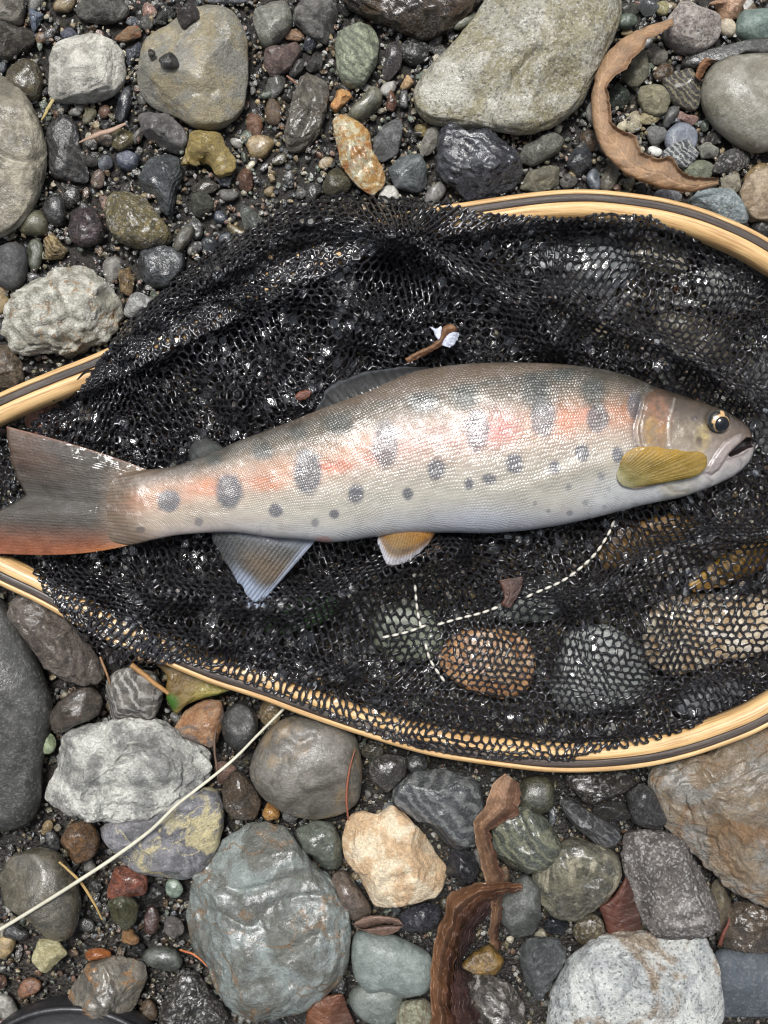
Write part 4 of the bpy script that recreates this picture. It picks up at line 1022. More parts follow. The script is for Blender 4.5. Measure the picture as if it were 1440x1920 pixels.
def raster_at(A, x, y):
    i = np.clip(((x - RX0) / RC).astype(int), 0, RW - 1); j = np.clip(((y - RY0) / RC).astype(int), 0, RH - 1)
    return A[i, j]
# smooth the carrier a little so cord bridges the gaps between stones
HB = HGT.copy()
for _ in range(3):
    HB = np.maximum(HB, (np.roll(HB, 1, 0) + np.roll(HB, -1, 0) + np.roll(HB, 1, 1) + np.roll(HB, -1, 1)) / 4)

def honeycomb(poly, e0, ang, warp, seed):
    P = np.array(poly, float); c0 = P.mean(0); R = np.abs(P - c0).max() * 1.6
    n = int(R / e0) + 2
    ca, sa = math.cos(ang), math.sin(ang)
    idx, pts, cells = {}, [], []
    I, J = np.meshgrid(np.arange(-n, n), np.arange(-n, n), indexing='ij')
    cx = math.sqrt(3) * e0 * (I + .5 * (J % 2)); cy = 1.5 * e0 * J
    X = c0[0] + cx * ca - cy * sa; Y = c0[1] + cx * sa + cy * ca
    ins = inpoly(X, Y, poly)
    for i, j in zip(*np.nonzero(ins)):
        cell = []
        for k in range(6):
            th = math.pi / 6 + k * math.pi / 3
            x, y = cx[i, j] + e0 * math.cos(th), cy[i, j] + e0 * math.sin(th)
            key = (round(x * 4 / e0), round(y * 4 / e0))
            if key not in idx:
                idx[key] = len(pts); pts.append((x, y))
            cell.append(idx[key])
        cells.append(cell)
    p = np.array(pts)
    X = np.stack([c0[0] + p[:, 0] * ca - p[:, 1] * sa, c0[1] + p[:, 0] * sa + p[:, 1] * ca], 1)
    cells = np.array(cells)
    ed = np.sort(np.stack([cells, np.roll(cells, -1, 1)], -1).reshape(-1, 2), 1)
    ed = np.unique(ed, axis=0)
    return X, ed, cells

def net_layer(poly, e0, L, ang, seed, ridge_k, noise_k, base, sink=0.0, iters=70, lifted=0.0):
    X, ed, cells = honeycomb(poly, e0, ang, 0, seed)
    deg = np.bincount(ed.ravel(), minlength=len(X))
    rim = deg < 3
    # pull the rim onto the outline
    P = np.array(poly, float); Q = np.roll(P, -1, 0)
    rx = X[rim]; best = np.full(len(rx), 1e9); tgt = rx.copy()
    for p_, q_ in zip(P, Q):
        d_ = q_ - p_
        t_ = np.clip(((rx - p_) @ d_) / (d_ @ d_), 0, 1)
        pr = p_ + t_[:, None] * d_
        dist = np.linalg.norm(pr - rx, axis=1)
        k = dist < best
        best[k] = dist[k]; tgt[k] = pr[k]
    X[rim] = tgt
    # an uneven hand-knit: slow drift of the lattice
    w1 = fbm2(X[:, 0] / 170, X[:, 1] / 170, 3, seed); w2 = fbm2(X[:, 0] / 170, X[:, 1] / 170, 3, seed + 50)
    X = X + np.where(rim, 0, 1)[:, None] * np.stack([w1, w2], 1) * 26
    X = X + np.where(rim, 0, 1)[:, None] * np.random.default_rng(seed).normal(size=X.shape) * 1.5
    # cloth gathers towards each fold
    for pl, wd, hh in RIDGES:
        if hh < 40: continue
        near, bd = X.copy(), np.full(len(X), 1e9)
        pp = np.array(spline(pl, 20))
        for p_, q_ in zip(pp[:-1], pp[1:]):
            d_ = q_ - p_
            t_ = np.clip(((X - p_) @ d_) / (d_ @ d_ + 1e-9), 0, 1)
            pr = p_ + t_[:, None] * d_
            dist = np.linalg.norm(pr - X, axis=1)
            k = dist < bd
            bd[k] = dist[k]; near[k] = pr[k]
        X = X + (near - X) * (np.where(rim, 0, 1) * min(.68, hh / 130) * np.exp(-(bd / (2.6 * wd)) ** 2))[:, None]
    x, y = X[:, 0], X[:, 1]
    de = segdist(x, y, poly, True)
    flat = sm(640, 760, x) * sm(1080, 1150, y)                   # the part that lies single over stones
    flat2 = sm(1080, 1200, x) * sm(440, 470, y) * (1 - sm(560, 620, y))
    calm = 1 - .8 * np.maximum(flat, flat2)
    z = base + (fbm2(x / 95, y / 95, 2, seed + 3) * 28 + fbm2(x / 42, y / 42, 2, seed + 4) * 20 * (0.4 + 0.6 * calm) - np.abs(fbm2(x / 70, y / 34, 2, seed + 8)) * 34) * noise_k * calm
    z = z - base * .75 * (1 - calm)
    for pl, wd, hh in RIDGES:
        d_ = segdist(x, y, pl)
        z = z + ridge_k * hh * np.exp(-(d_ / wd) ** 2)
    z = z * (0.35 + 0.65 * (1 - np.exp(-de / 20)))
    lo = raster_at(HB, x, y) + 3
    z = np.maximum(z - sink, lo)
    z = np.where(rim, np.maximum(raster_at(HB, x, y) + 1, 20), z)
    N3 = np.stack([x, y, z], 1)
    i, j = ed[:, 0], ed[:, 1]
    # second neighbours keep each mesh opening from closing up
    tri = np.concatenate([np.stack([cells[:, k], cells[:, (k + 2) % 6]], 1) for k in range(6)])
    opp = np.concatenate([np.stack([cells[:, k], cells[:, (k + 3) % 6]], 1) for k in range(3)])
    n = len(N3); wgt = np.where(rim, 0.0, 1.0)
    def push(pairs, target, mode, kf, N3):
        a_, b_ = pairs[:, 0], pairs[:, 1]
        d_ = N3[b_] - N3[a_]
        l_ = np.linalg.norm(d_, axis=1) + 1e-9
        c_ = (l_ - target) / l_
        c_ = np.maximum(c_, 0) if mode > 0 else np.minimum(c_, 0)
        v = d_ * (c_ * .5 * kf)[:, None]
        out = np.zeros_like(N3)
        for ax in range(3):
            out[:, ax] = np.bincount(a_, v[:, ax], n) - np.bincount(b_, v[:, ax], n)
        return out
    cap = np.full(n, 1e9)
    for it in range(iters):
        dlt = push(ed, L, 1, .55, N3) + push(ed, L * .72, -1, .35, N3)
        dlt += push(tri, L * .95, -1, .16, N3) + push(opp, L * .9, -1, .16, N3)
        N3 = N3 + dlt * wgt[:, None]
        lo = raster_at(HB, N3[:, 0], N3[:, 1]) + 3
        ok, sp = fish_span(N3[:, 0], N3[:, 1])
        hi = np.where(ok, ZF - sp - 5, 1e9)
        for pl, zz in ((TAIL, 86), (ANAL, 70), (PELV, 84)):
            if it % 5 == 0 or it == iters - 1:
                pass
        N3[:, 2] = np.maximum(np.minimum(N3[:, 2], hi), np.minimum(lo, hi))
        if it == iters - 1:
            for pl, zz in ((TAIL, 88), (ANAL, 74), (PELV, 88), ([(592,772),(611,729),(643,713),(719,692),(802,690),(760,730)], 92), ([(350,865),(355,838),(385,820),(413,832)], 92)):
                m_ = inpoly(N3[:, 0], N3[:, 1], pl) | (segdist(N3[:, 0], N3[:, 1], pl, True) < 5)
                N3[m_, 2] = np.minimum(N3[m_, 2], zz)
            N3[:, 2] = np.maximum(N3[:, 2], np.minimum(lo, 95))
    return N3, ed, cells

def cords(N3, ed, r_end, r_mid, name, seed):
    a_, b_ = W(N3[ed[:, 0]]), W(N3[ed[:, 1]])
    d_ = b_ - a_; l_ = np.linalg.norm(d_, axis=1, keepdims=True) + 1e-12
    t_ = d_ / l_
    ref = np.where(np.abs(t_[:, 2:3]) > .9, np.array([[1.0, 0, 0]]), np.array([[0, 0, 1.0]]))
    u = np.cross(t_, ref); u /= np.linalg.norm(u, axis=1, keepdims=True)
    v = np.cross(u, t_)
    sides = 5
    g = np.random.default_rng(seed)
    k_ = g.uniform(.8, 1.25, (len(ed), 1))
    th = np.arange(sides) * 2 * np.pi / sides
    rings = []
    mid = (a_ + b_) / 2 + (g.normal(size=a_.shape) * 0.9 * S)
    for cen, r in ((a_, r_end), (a_ * .3 + mid * .7, r_mid), (b_ * .3 + mid * .7, r_mid), (b_, r_end)):
        rr = (r * S * (k_ if r == r_mid else 1 + 0 * k_))
        rings.append(cen[:, None] + rr[:, None] * (u[:, None] * np.cos(th)[None, :, None] + v[:, None] * np.sin(th)[None, :, None]))
    V = np.stack(rings, 1).reshape(-1, 3)
    E = len(ed); k = np.arange(sides)
    base = (np.arange(E) * sides * 4)[:, None, None]
    fs = []
    for r in range(3):
        f = np.stack([r * sides + k, r * sides + (k + 1) % sides, (r + 1) * sides + (k + 1) % sides, (r + 1) * sides + k], -1)
        fs.append((base + f[None]).reshape(-1, 4))
    o = mk(name, V, np.concatenate(fs), M['net'], parent=net)
    return o

LAY = []
n1 = net_layer(NET_OUT, 8.6, 11.9, 0.10, 11, 1.0, 1.0, 46)
LAY.append(n1)
cords(n1[0], n1[1], 3.3, 2.5, 'netting', 1)
# the bag is doubled back on itself along its upper side and round the tail
FOLD = [(60,800),(140,748),(205,660),(290,570),(420,462),(560,392),(740,382),(860,400),(1000,412),(1100,416),(1090,470),(1010,520),(1030,600),(1120,640),(1230,690),(1150,720),(900,720),(640,800),(400,900),(200,905)]
n2 = net_layer(FOLD, 8.6, 12.2, 0.65, 23, 0.7, 1.6, 36, sink=6)
cords(n2[0], n2[1], 3.3, 2.5, 'netting', 2)
FOLD3 = [(70,1070),(110,1130),(165,1190),(215,1240),(300,1236),(440,1250),(620,1300),(640,1240),(560,1180),(640,1090),(820,1020),(700,990),(420,1010),(250,1030)]
n3 = net_layer(FOLD3, 8.6, 12.0, 0.35, 37, 0.6, 1.3, 28, sink=6)
cords(n3[0], n3[1], 3.2, 2.4, 'netting', 3)
FOLD4 = [(150,745),(230,640),(330,560),(450,480),(600,440),(760,480),(900,560),(1060,640),(1000,700),(640,780),(420,880),(260,870)]
n4 = net_layer(FOLD4, 8.8, 12.0, 0.95, 53, 0.45, 1.7, 28, sink=6)
cords(n4[0], n4[1], 3.2, 2.4, 'netting', 4)

def films():
    g = np.random.default_rng(5)
    VV, FF, off = [], [], 0
    for lay, gain in ((n1, 1.0), (n2, 1.2), (n3, 1.2), (n4, .8)):
        N3, ed, cells = lay
        cc = N3[cells].mean(1)
        pr = np.clip(fbm2(cc[:, 0] / 50, cc[:, 1] / 50, 3, 71) * 1.3 + .24, 0.03, .85) * gain * (1 - .55 * sm(640, 760, cc[:, 0]) * sm(1080, 1150, cc[:, 1]))
        pick = cells[g.random(len(cells)) < pr]
        P = N3[pick]
        cen = P.mean(1, keepdims=True)
        sh = g.uniform(.35, .93, (len(pick), 1, 1))              # some films fill an opening, some only a corner
        mv = (P[:, :1] - cen) * (1 - sh) * .9
        cen2 = cen + mv; cen2[..., 2] += g.uniform(-3, 2.5, (len(pick), 1))
        V = np.concatenate([cen2, cen + mv + (P - cen) * sh], 1).reshape(-1, 3)
        b = (np.arange(len(pick)) * 7)[:, None, None]
        k = np.arange(6)
        FF.append((b + np.stack([np.zeros(6, int), 1 + k, 1 + (k + 1) % 6], -1)[None]).reshape(-1, 3) + off)
        VV.append(W(V)); off += len(V)
    o = mk('water_film', np.concatenate(VV), np.concatenate(FF), M['film'], parent=net)
    o['kind'] = 'stuff'
films()

def seam():
    """white tracer thread woven over and under the netting"""
    N3 = n1[0]
    VV, FF, off = [], [], 0
    lines = [[(1152,975),(1138,1006),(1110,1045),(1060,1086),(1003,1112)], [(935,1138),(900,1150),(860,1160),(818,1172)], [(800,1172),(760,1186),(715,1196)], [(778,1095),(782,1140),(790,1180)], [(797,1205),(808,1240),(835,1280)], [(1000,1113),(985,1121)]]
    for ln in lines:
        p = spline(ln, 40)
        arc = np.concatenate([[0], np.cumsum(np.linalg.norm(np.diff(p, axis=0), axis=1))])
        n = max(1, int(arc[-1] / 17))
        for k in range(n):
            s0, s1 = (k + .08) * arc[-1] / n, (k + .86) * arc[-1] / n
            s_ = np.linspace(s0, s1, 5)
            q_ = np.stack([np.interp(s_, arc, p[:, 0]), np.interp(s_, arc, p[:, 1])], 1)
            m_ = q_.mean(0)
            near = np.argsort(np.hypot(N3[:, 0] - m_[0], N3[:, 1] - m_[1]))[:5]
            z = N3[near, 2].max() + 3.0
            zz = z + np.array([-3.0, 1, 1.6, 1, -3.0])
            V, F = tube(np.column_stack([q_, zz]), [1.6, 2.5, 2.7, 2.5, 1.6], 6)
            VV.append(V); FF += [f + off for f in F]; off += len(V)
    o = mk('seam_thread', np.concatenate(VV), FF, M['thread'], parent=net)
    tag(o, 'cream tracer thread stitched through the black mesh')
    # loose black lashing cord over the hoop near the tail
    pts = spline([(178,694),(160,697),(147,710),(135,722),(122,733),(108,738),(100,752)], 30)
    V, F = tube(np.column_stack([pts, np.full(30, 84.0) - np.linspace(0, 18, 30)]), 1.8, 5)
    mk('lashing_cord', V, F, M['net'], parent=net)
seam()
# ------------------------------------------------------------------ the trout
trout = empty('trout', 790, 850, 22, 'spotted trout with an orange flank stripe lying on its side in the net', 'fish')

def blob(x, y, cx, cy, rx, ry, soft=.28, ang=0, seed=0):
    a_ = math.radians(ang)
    dx, dy = x - cx, y - cy
    u = (dx * math.cos(a_) + dy * math.sin(a_)) / rx; v = (-dx * math.sin(a_) + dy * math.cos(a_)) / ry
    n = .16 * fbm2(x / 9 + cx, y / 9 + cy, 2, 31)
    return sm(1 + soft, 1 - soft, np.hypot(u, v) + n)

PARR = [(577,884,27,43,0),(429,921,26,33,0),(317,939,21,21,30),(722,832,24,46,0),(895,806,23,38,0),(1018,782,24,38,0),(1121,785,21,28,0),(1190,760,13,26,0)]
BACK = [(793,750,26,26,0),(871,740,25,30,0),(1004,733,27,36,0),(1112,737,23,28,0),(635,794,26,22,0),(493,846,22,16,0),(1055,700,22,14,0),(914,706,22,14,0),(720,745,18,12,0),(560,812,16,12,0),(400,862,16,10,0)]
SPOT = [(818,880,16,20),(965,869,16,19),(1040,876,11,13),(1092,849,13,17),(1158,853,11,15),(667,925,15,18),(765,926,10,11),(879,907,9,11),(917,898,14,10),(517,957,14,13),(627,964,9,9),(591,980,7,8),(1066,914,5,6),(1127,893,7,8),(1141,916,4,5),(1098,943,6,6),(1134,950,5,4),(1068,962,6,5),(373,978,8,9),(263,993,9,6),(1003,944,4,4),(1192,944,5,3),(1028,958,4,4)]
HEAD_SPOT = [(1301,784,7,6),(1310,827,6,9)]
OPER = [(1223,732),(1207,742),(1203,763),(1197,785),(1192,800),(1192,815),(1196,834),(1203,850),(1212,868),(1222,888),(1228,905),(1236,935)]
OPER2 = [(1226,738),(1212,750),(1207,768),(1201,790),(1199,808),(1203,832),(1212,848)]
PREO = [(1264,748),(1259,770),(1255,790),(1253,808),(1255,834),(1262,850)]
MAXI = [(1390,813),(1377,817),(1357,829),(1341,849),(1327,872),(1322,886),(1333,891),(1347,881),(1360,860),(1368,848),(1389,829),(1392,820)]
MOUTH = [(1414,821),(1399,820),(1390,829),(1369,848),(1365,853),(1370,857),(1385,851),(1399,842),(1414,838)]

def oper_x(y): return np.interp(y, [p[1] for p in OPER], [p[0] for p in OPER])

def fish_colour(x, y, q_, up):
    """pigment, with some glare and slit shadow painted in; x, y as seen in the picture, q_ = 0 back .. 1 belly across the body."""
    L = lambda *c: lin(c)
    n1 = fbm2(x / 60, y / 60, 3, 3)[..., None]; n2 = fbm2(x / 14, y / 10, 3, 8)[..., None]
    Q = (q_ + .05 * n1[..., 0])[..., None]
    stops = [(0, L(46,41,32)), (.08, L(62,56,43)), (.20, L(92,83,64)), (.33, L(140,124,102)), (.45, L(188,170,154)), (.60, L(190,180,164)), (.74, L(193,188,174)), (.86, L(198,194,184)), (.95, L(194,194,194)), (1, L(180,182,186))]
    col = np.zeros(x.shape + (3,))
    xs = [s_[0] for s_ in stops]
    for k in range(3):
        col[..., k] = np.interp(Q[..., 0], xs, [s_[1][k] for s_ in stops])
    # warmer towards the tail
    t_ = sm(620, 230, x)[..., None] * sm(.1, .3, Q) * .5
    col = col * (1 - t_) + L(184,150,122) * t_
    # lateral stripe; its pink stretch is lightened to paint in wet glare
    ly = np.interp(x, [200, 300, 430, 600, 720, 900, 1060, 1200], [945, 925, 905, 868, 838, 808, 783, 772])
    w = np.exp(-((y - ly) / np.interp(x, [200, 430, 800, 1200], [24, 24, 42, 30])) ** 2)
    w = (w * np.clip(.62 + .5 * n1[..., 0], .2, 1) * sm(1205, 1185, x))[..., None]
    pink = sm(640, 760, x)[..., None] * sm(1010, 940, x)[..., None]
    stripe = L(210,136,92) * (1 - pink) + L(224,158,148) * pink
    col = col * (1 - .72 * w) + stripe * .72 * w
    kn = np.clip(.85 + .9 * fbm2(x / 16, y / 12, 3, 19), .25, 1.1)
    for cx, cy, rx, ry, c, k in ((500,905,34,15,(214,124,72),.75),(632,874,34,12,(222,104,66),.8),(935,805,34,30,(216,118,110),.62),(1060,793,22,28,(212,126,96),.6),(1093,778,16,14,(212,120,94),.5),(1160,780,20,22,(206,130,94),.6),(395,915,42,15,(216,128,76),.7),(240,940,34,26,(190,128,96),.5),(700,860,18,12,(220,120,100),.5)):
        b_ = (blob(x, y, cx, cy, rx, ry, .6) * k * kn * .85)[..., None]
        col = col * (1 - b_) + L(*c) * b_
    # lateral line
    ll = np.interp(x, [230, 430, 640, 860, 1000, 1080, 1150, 1205], [948, 905, 867, 800, 772, 765, 757, 748])
    b_ = (np.exp(-((y - ll) / 2.2) ** 2) * .3 * sm(1205, 1190, x))[..., None]
    col = col * (1 - b_) + L(120,96,84) * b_
    for cx, cy, rx, ry, an in PARR:
        b_ = (blob(x, y, cx, cy, rx, ry, .22, an) * (.92 if cx < 700 else .80))[..., None]
        col = col * (1 - b_) + L(78,80,88) * b_
    for cx, cy, rx, ry, an in BACK:
        b_ = (blob(x, y, cx, cy, rx, ry, .45, an) * .88)[..., None]
        col = col * (1 - b_) + L(36,46,40) * b_
    for cx, cy, rx, ry in SPOT:
        b_ = (blob(x, y, cx, cy, rx, ry, .25) * (.86 if rx > 8 else .6))[..., None]
        col = col * (1 - b_) + L(84,87,98) * b_
    # bluish belly flank and pale breast
    b_ = (blob(x, y, 905, 985, 120, 34, .7) * .45)[..., None]
    col = col * (1 - b_) + L(170,180,200) * b_
    b_ = (blob(x, y, 1190, 925, 90, 34, .7) * .6)[..., None]
    col = col * (1 - b_) + L(206,210,212) * b_
    # vent
    b_ = (blob(x, y, 607, 1013, 16, 7, .5) * .7)[..., None]
    col = col * (1 - b_) + L(170,112,98) * b_
    col *= 1 + .10 * n2 + .10 * n1
    # ---- head
    hx = sm(0, 7, x - oper_x(y))[..., None]
    vy = ((y - fish_top(x)) / np.maximum(fish_bot(x) - fish_top(x), 1))[..., None]
    hs = [(0, L(58,50,42)), (.12, L(82,71,60)), (.3, L(120,106,92)), (.5, L(150,137,122)), (.68, L(178,168,156)), (.85, L(194,190,184)), (1, L(184,184,184))]
    hc = np.zeros_like(col)
    for k in range(3):
        hc[..., k] = np.interp(vy[..., 0] + .06 * n1[..., 0], [s_[0] for s_ in hs], [s_[1][k] for s_ in hs])
    jaw = sm(1290, 1385, x)[..., None] * sm(.45, .7, vy)
    hc = hc * (1 - .5 * jaw) + L(172,164,166) * .5 * jaw
    for cx, cy, rx, ry, c, k in ((1232,775,24,34,(160,114,86),.7),(1226,815,24,28,(172,130,80),.7),(1219,806,10,26,(196,162,92),.5),(1316,820,12,24,(192,170,104),.7),(1290,810,30,26,(172,160,136),.5),(1352,848,26,26,(150,138,136),.35),(1395,800,18,16,(116,100,92),.6),(1300,762,40,12,(96,84,72),.5),(1270,915,30,20,(196,190,160),.5)):
        b_ = (blob(x, y, cx, cy, rx, ry, .6) * k * np.clip(.8 + 1.3 * fbm2(x / 9, y / 9, 3, 23), .2, 1.15))[..., None]
        hc = hc * (1 - b_) + L(*c) * b_
    for cx, cy, rx, ry in HEAD_SPOT:
        b_ = (blob(x, y, cx, cy, rx, ry, .35) * .75)[..., None]
        hc = hc * (1 - b_) + L(78,66,66) * b_
    b_ = np.exp(-(segdist(x, y, PREO) / 2.0) ** 2)[..., None] * .35
    hc = hc * (1 - b_) + L(206,196,184) * b_
    mx = inpoly(x, y, MAXI)[..., None] * 1.0
    hc = hc * (1 - mx * .8) + L(168,156,152) * mx * .8
    # soft edges of jaw folds
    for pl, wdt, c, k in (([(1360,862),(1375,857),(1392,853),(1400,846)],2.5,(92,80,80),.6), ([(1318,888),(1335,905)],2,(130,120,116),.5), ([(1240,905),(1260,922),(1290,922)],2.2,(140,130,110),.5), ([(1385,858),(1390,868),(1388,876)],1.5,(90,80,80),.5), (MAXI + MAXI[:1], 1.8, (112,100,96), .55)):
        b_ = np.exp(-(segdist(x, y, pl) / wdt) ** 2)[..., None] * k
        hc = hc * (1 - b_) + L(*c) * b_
    hc *= 1 + .2 * n2 + .2 * fbm2(x / 22, y / 22, 3, 77)[..., None] + .14 * fbm2(x / 4, y / 4, 2, 12)[..., None]
    col = col * (1 - hx) + hc * hx
    # branchial edge: pale rim then the slit's shadow painted as a dark line
    b_ = np.exp(-(segdist(x, y, OPER) / 2.0) ** 2)[..., None] * .42 * (.6 + .8 * n2) * sm(1236, 1215, x)[..., None]
    col = col * (1 - b_) + L(202,182,168) * b_
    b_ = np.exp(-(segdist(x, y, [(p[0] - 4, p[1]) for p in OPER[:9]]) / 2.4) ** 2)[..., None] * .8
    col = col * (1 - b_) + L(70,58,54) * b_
    b_ = np.exp(-(segdist(x, y, OPER2) / 3.2) ** 2)[..., None] * .5
    col = col * (1 - b_) + L(120,86,56) * b_
    mo = inpoly(x, y, MOUTH)[..., None] * 1.0
    col = col * (1 - mo) + L(46,36,36) * mo
    xb = x - 58 * ((y - 950) / 70) ** 2 + 10 * fbm2(x / 30, y / 5, 2, 55)
    tb = (sm(290, 205, xb + 8 * fbm2(x / 20, y / 4, 2, 57)) * .97)[..., None]
    col = col * (1 - tb) + L(116, 98, 79) * tb
    col = col * (1 - .5 * tb * (np.abs(np.sin((y - 950) * .42 * (1 + (262 - x) * .004))) ** 4)[..., None])
    return np.clip(col * .70, .006, .8)

def build_body():
    xs = np.concatenate([np.linspace(186, 1180, 330), np.linspace(1182.5, 1408, 96), [1409.5, 1411, 1411.8]])
    ph = np.concatenate([np.linspace(0, np.pi, 132), np.linspace(np.pi, 2 * np.pi, 26)[1:-1]])
    n, m = len(xs), len(ph)
    Xg = np.repeat(xs[:, None], m, 1)
    t_, b_ = fish_top(xs), fish_bot(xs)
    ker = np.exp(-.5 * (np.arange(-8, 9) / 3.5) ** 2); ker /= ker.sum()
    smo = lambda v: np.concatenate([np.convolve(np.pad(v[:330], 8, mode='edge'), ker, 'valid'), v[330:]])
    t_, b_ = smo(t_), smo(b_)
    c, h = (t_ + b_) / 2, (b_ - t_) / 2
    w = fish_w(xs)
    cosp, sinp = np.cos(ph), np.sin(ph)
    Y = c[:, None] - h[:, None] * cosp[None]
    Z = ZF + w[:, None] * np.sign(sinp)[None] * np.abs(sinp)[None] ** .88
    up = (sinp > -1e-6)[None] & np.ones((n, 1), bool)
    # apparent position of each vertex in the photo
    k = (D - ZF) / (D - Z)
    ax, ay = 720 + (Xg - 720) * k, 960 + (Y - 960) * k
    q_ = np.repeat(((1 - cosp) / 2)[None], n, 0)
    # relief of the head
    gill = sm(-1.5, 3.0, ax - oper_x(ay)) * sm(732, 745, ay)
    rel = 3.2 * gill
    rel += 1.0 * sm(3, 0, segdist(ax, ay, PREO) - 1) - 1.6 * np.exp(-((segdist(ax, ay, OPER2)) / 2.5) ** 2)
    rel -= 3.0 * np.exp(-(segdist(ax, ay, [(p[0] - 5, p[1]) for p in OPER[:9]]) / 4) ** 2)
    md = segdist(ax, ay, MAXI, True)
    rel += np.where(inpoly(ax, ay, MAXI), 3.6 * sm(0, 5, md), -1.2 * np.exp(-(md / 2.5) ** 2))
    rel -= 4.0 * np.exp(-((np.hypot((ax - 1347), (ay - 789)) - 22) / 3.0) ** 2)
    rel -= 6 * sm(21, 12, np.hypot(ax - 1347, ay - 789))
    rel -= 1.8 * np.exp(-(segdist(ax, ay, [(1318,888),(1335,905)]) / 3) ** 2) + 2.0 * np.exp(-(segdist(ax, ay, [(1240,905),(1262,922),(1292,922)]) / 3.5) ** 2)
    rel += 3.2 * np.exp(-(segdist(ax, ay, [(930,925),(1010,905),(1080,880),(1160,862)]) / 16) ** 2) + 2.0 * np.exp(-(segdist(ax, ay, [(380,878),(480,850),(580,825),(660,805)]) / 12) ** 2)  # low flank ridges, added so that the body catches bands of highlight
    rel += 1.5 * fbm2(ax / 38, ay / 26, 3, 91) + 0.9 * fbm2(ax / 12, ay / 9, 2, 92) * (ax > 1205)
    mo = inpoly(ax, ay, MOUTH)
    mdist = segdist(ax, ay, MOUTH, True)
    rel = np.where(mo, -26 * sm(0, 5, mdist), rel)
    sh = np.clip(np.abs(sinp), 0, 1)[None] ** .5
    Z = Z + np.where(sinp > 0, rel * sh, 0)
    col = fish_colour(ax, ay, q_, up)
    # scale lattice: u along the body, v round it; rows keep their number so scales shrink to the tail
    size = np.clip(h / 155, .55, 1.05)
    uu = np.cumsum(np.concatenate([[0], np.diff(xs) / (5.5 * ((size[1:] + size[:-1]) / 2))]))
    U = uu[:, None] + .0 * Z
    Vv = np.repeat((ph * 155 / 4.5 * .62 * 1.0)[None], n, 0) + .12 * U
    msk = sm(1, -5, ax - oper_x(ay) + 3) * sm(228, 310, ax - 40 * ((ay - 950) / 70) ** 2 * (ax < 330))
    suv = np.stack([U, Vv, msk], -1)
    P = np.stack([Xg, Y, Z], -1)
    kk = (D - ZF) / D
    V = np.stack([(P[..., 0] - 720) * kk * S, (960 - P[..., 1]) * kk * S, P[..., 2] * S], -1).reshape(-1, 3)
    f = gridfaces(n, m, True)
    # close both ends
    caps = []
    for i_, fl in ((0, False), (n - 1, True)):
        caps.append(i_ * m)
    V = np.concatenate([V, V[:m].mean(0)[None], V[(n - 1) * m:].mean(0)[None]])
    j = np.arange(m)
    c1 = np.stack([np.full(m, n * m), (j + 1) % m, j], 1)
    c2 = np.stack([np.full(m, n * m + 1), (n - 1) * m + j, (n - 1) * m + (j + 1) % m], 1)
    colv = np.concatenate([col.reshape(-1, 3), col[:1].reshape(-1, 3)[:1], col[-1].reshape(-1, 3)[:1]])
    suvv = np.concatenate([suv.reshape(-1, 3), np.zeros((2, 3))])
    o = mk('body', V, [f[:, ::-1], c1[:, ::-1], c2[:, ::-1]], M['skin'], parent=trout, col=colv, vec=suvv)
    return o
body = build_body()

def recalc(o):
    bm = bmesh.new(); bm.from_mesh(o.data)
    bmesh.ops.recalc_face_normals(bm, faces=bm.faces[:])
    bm.to_mesh(o.data); bm.free()
recalc(body)

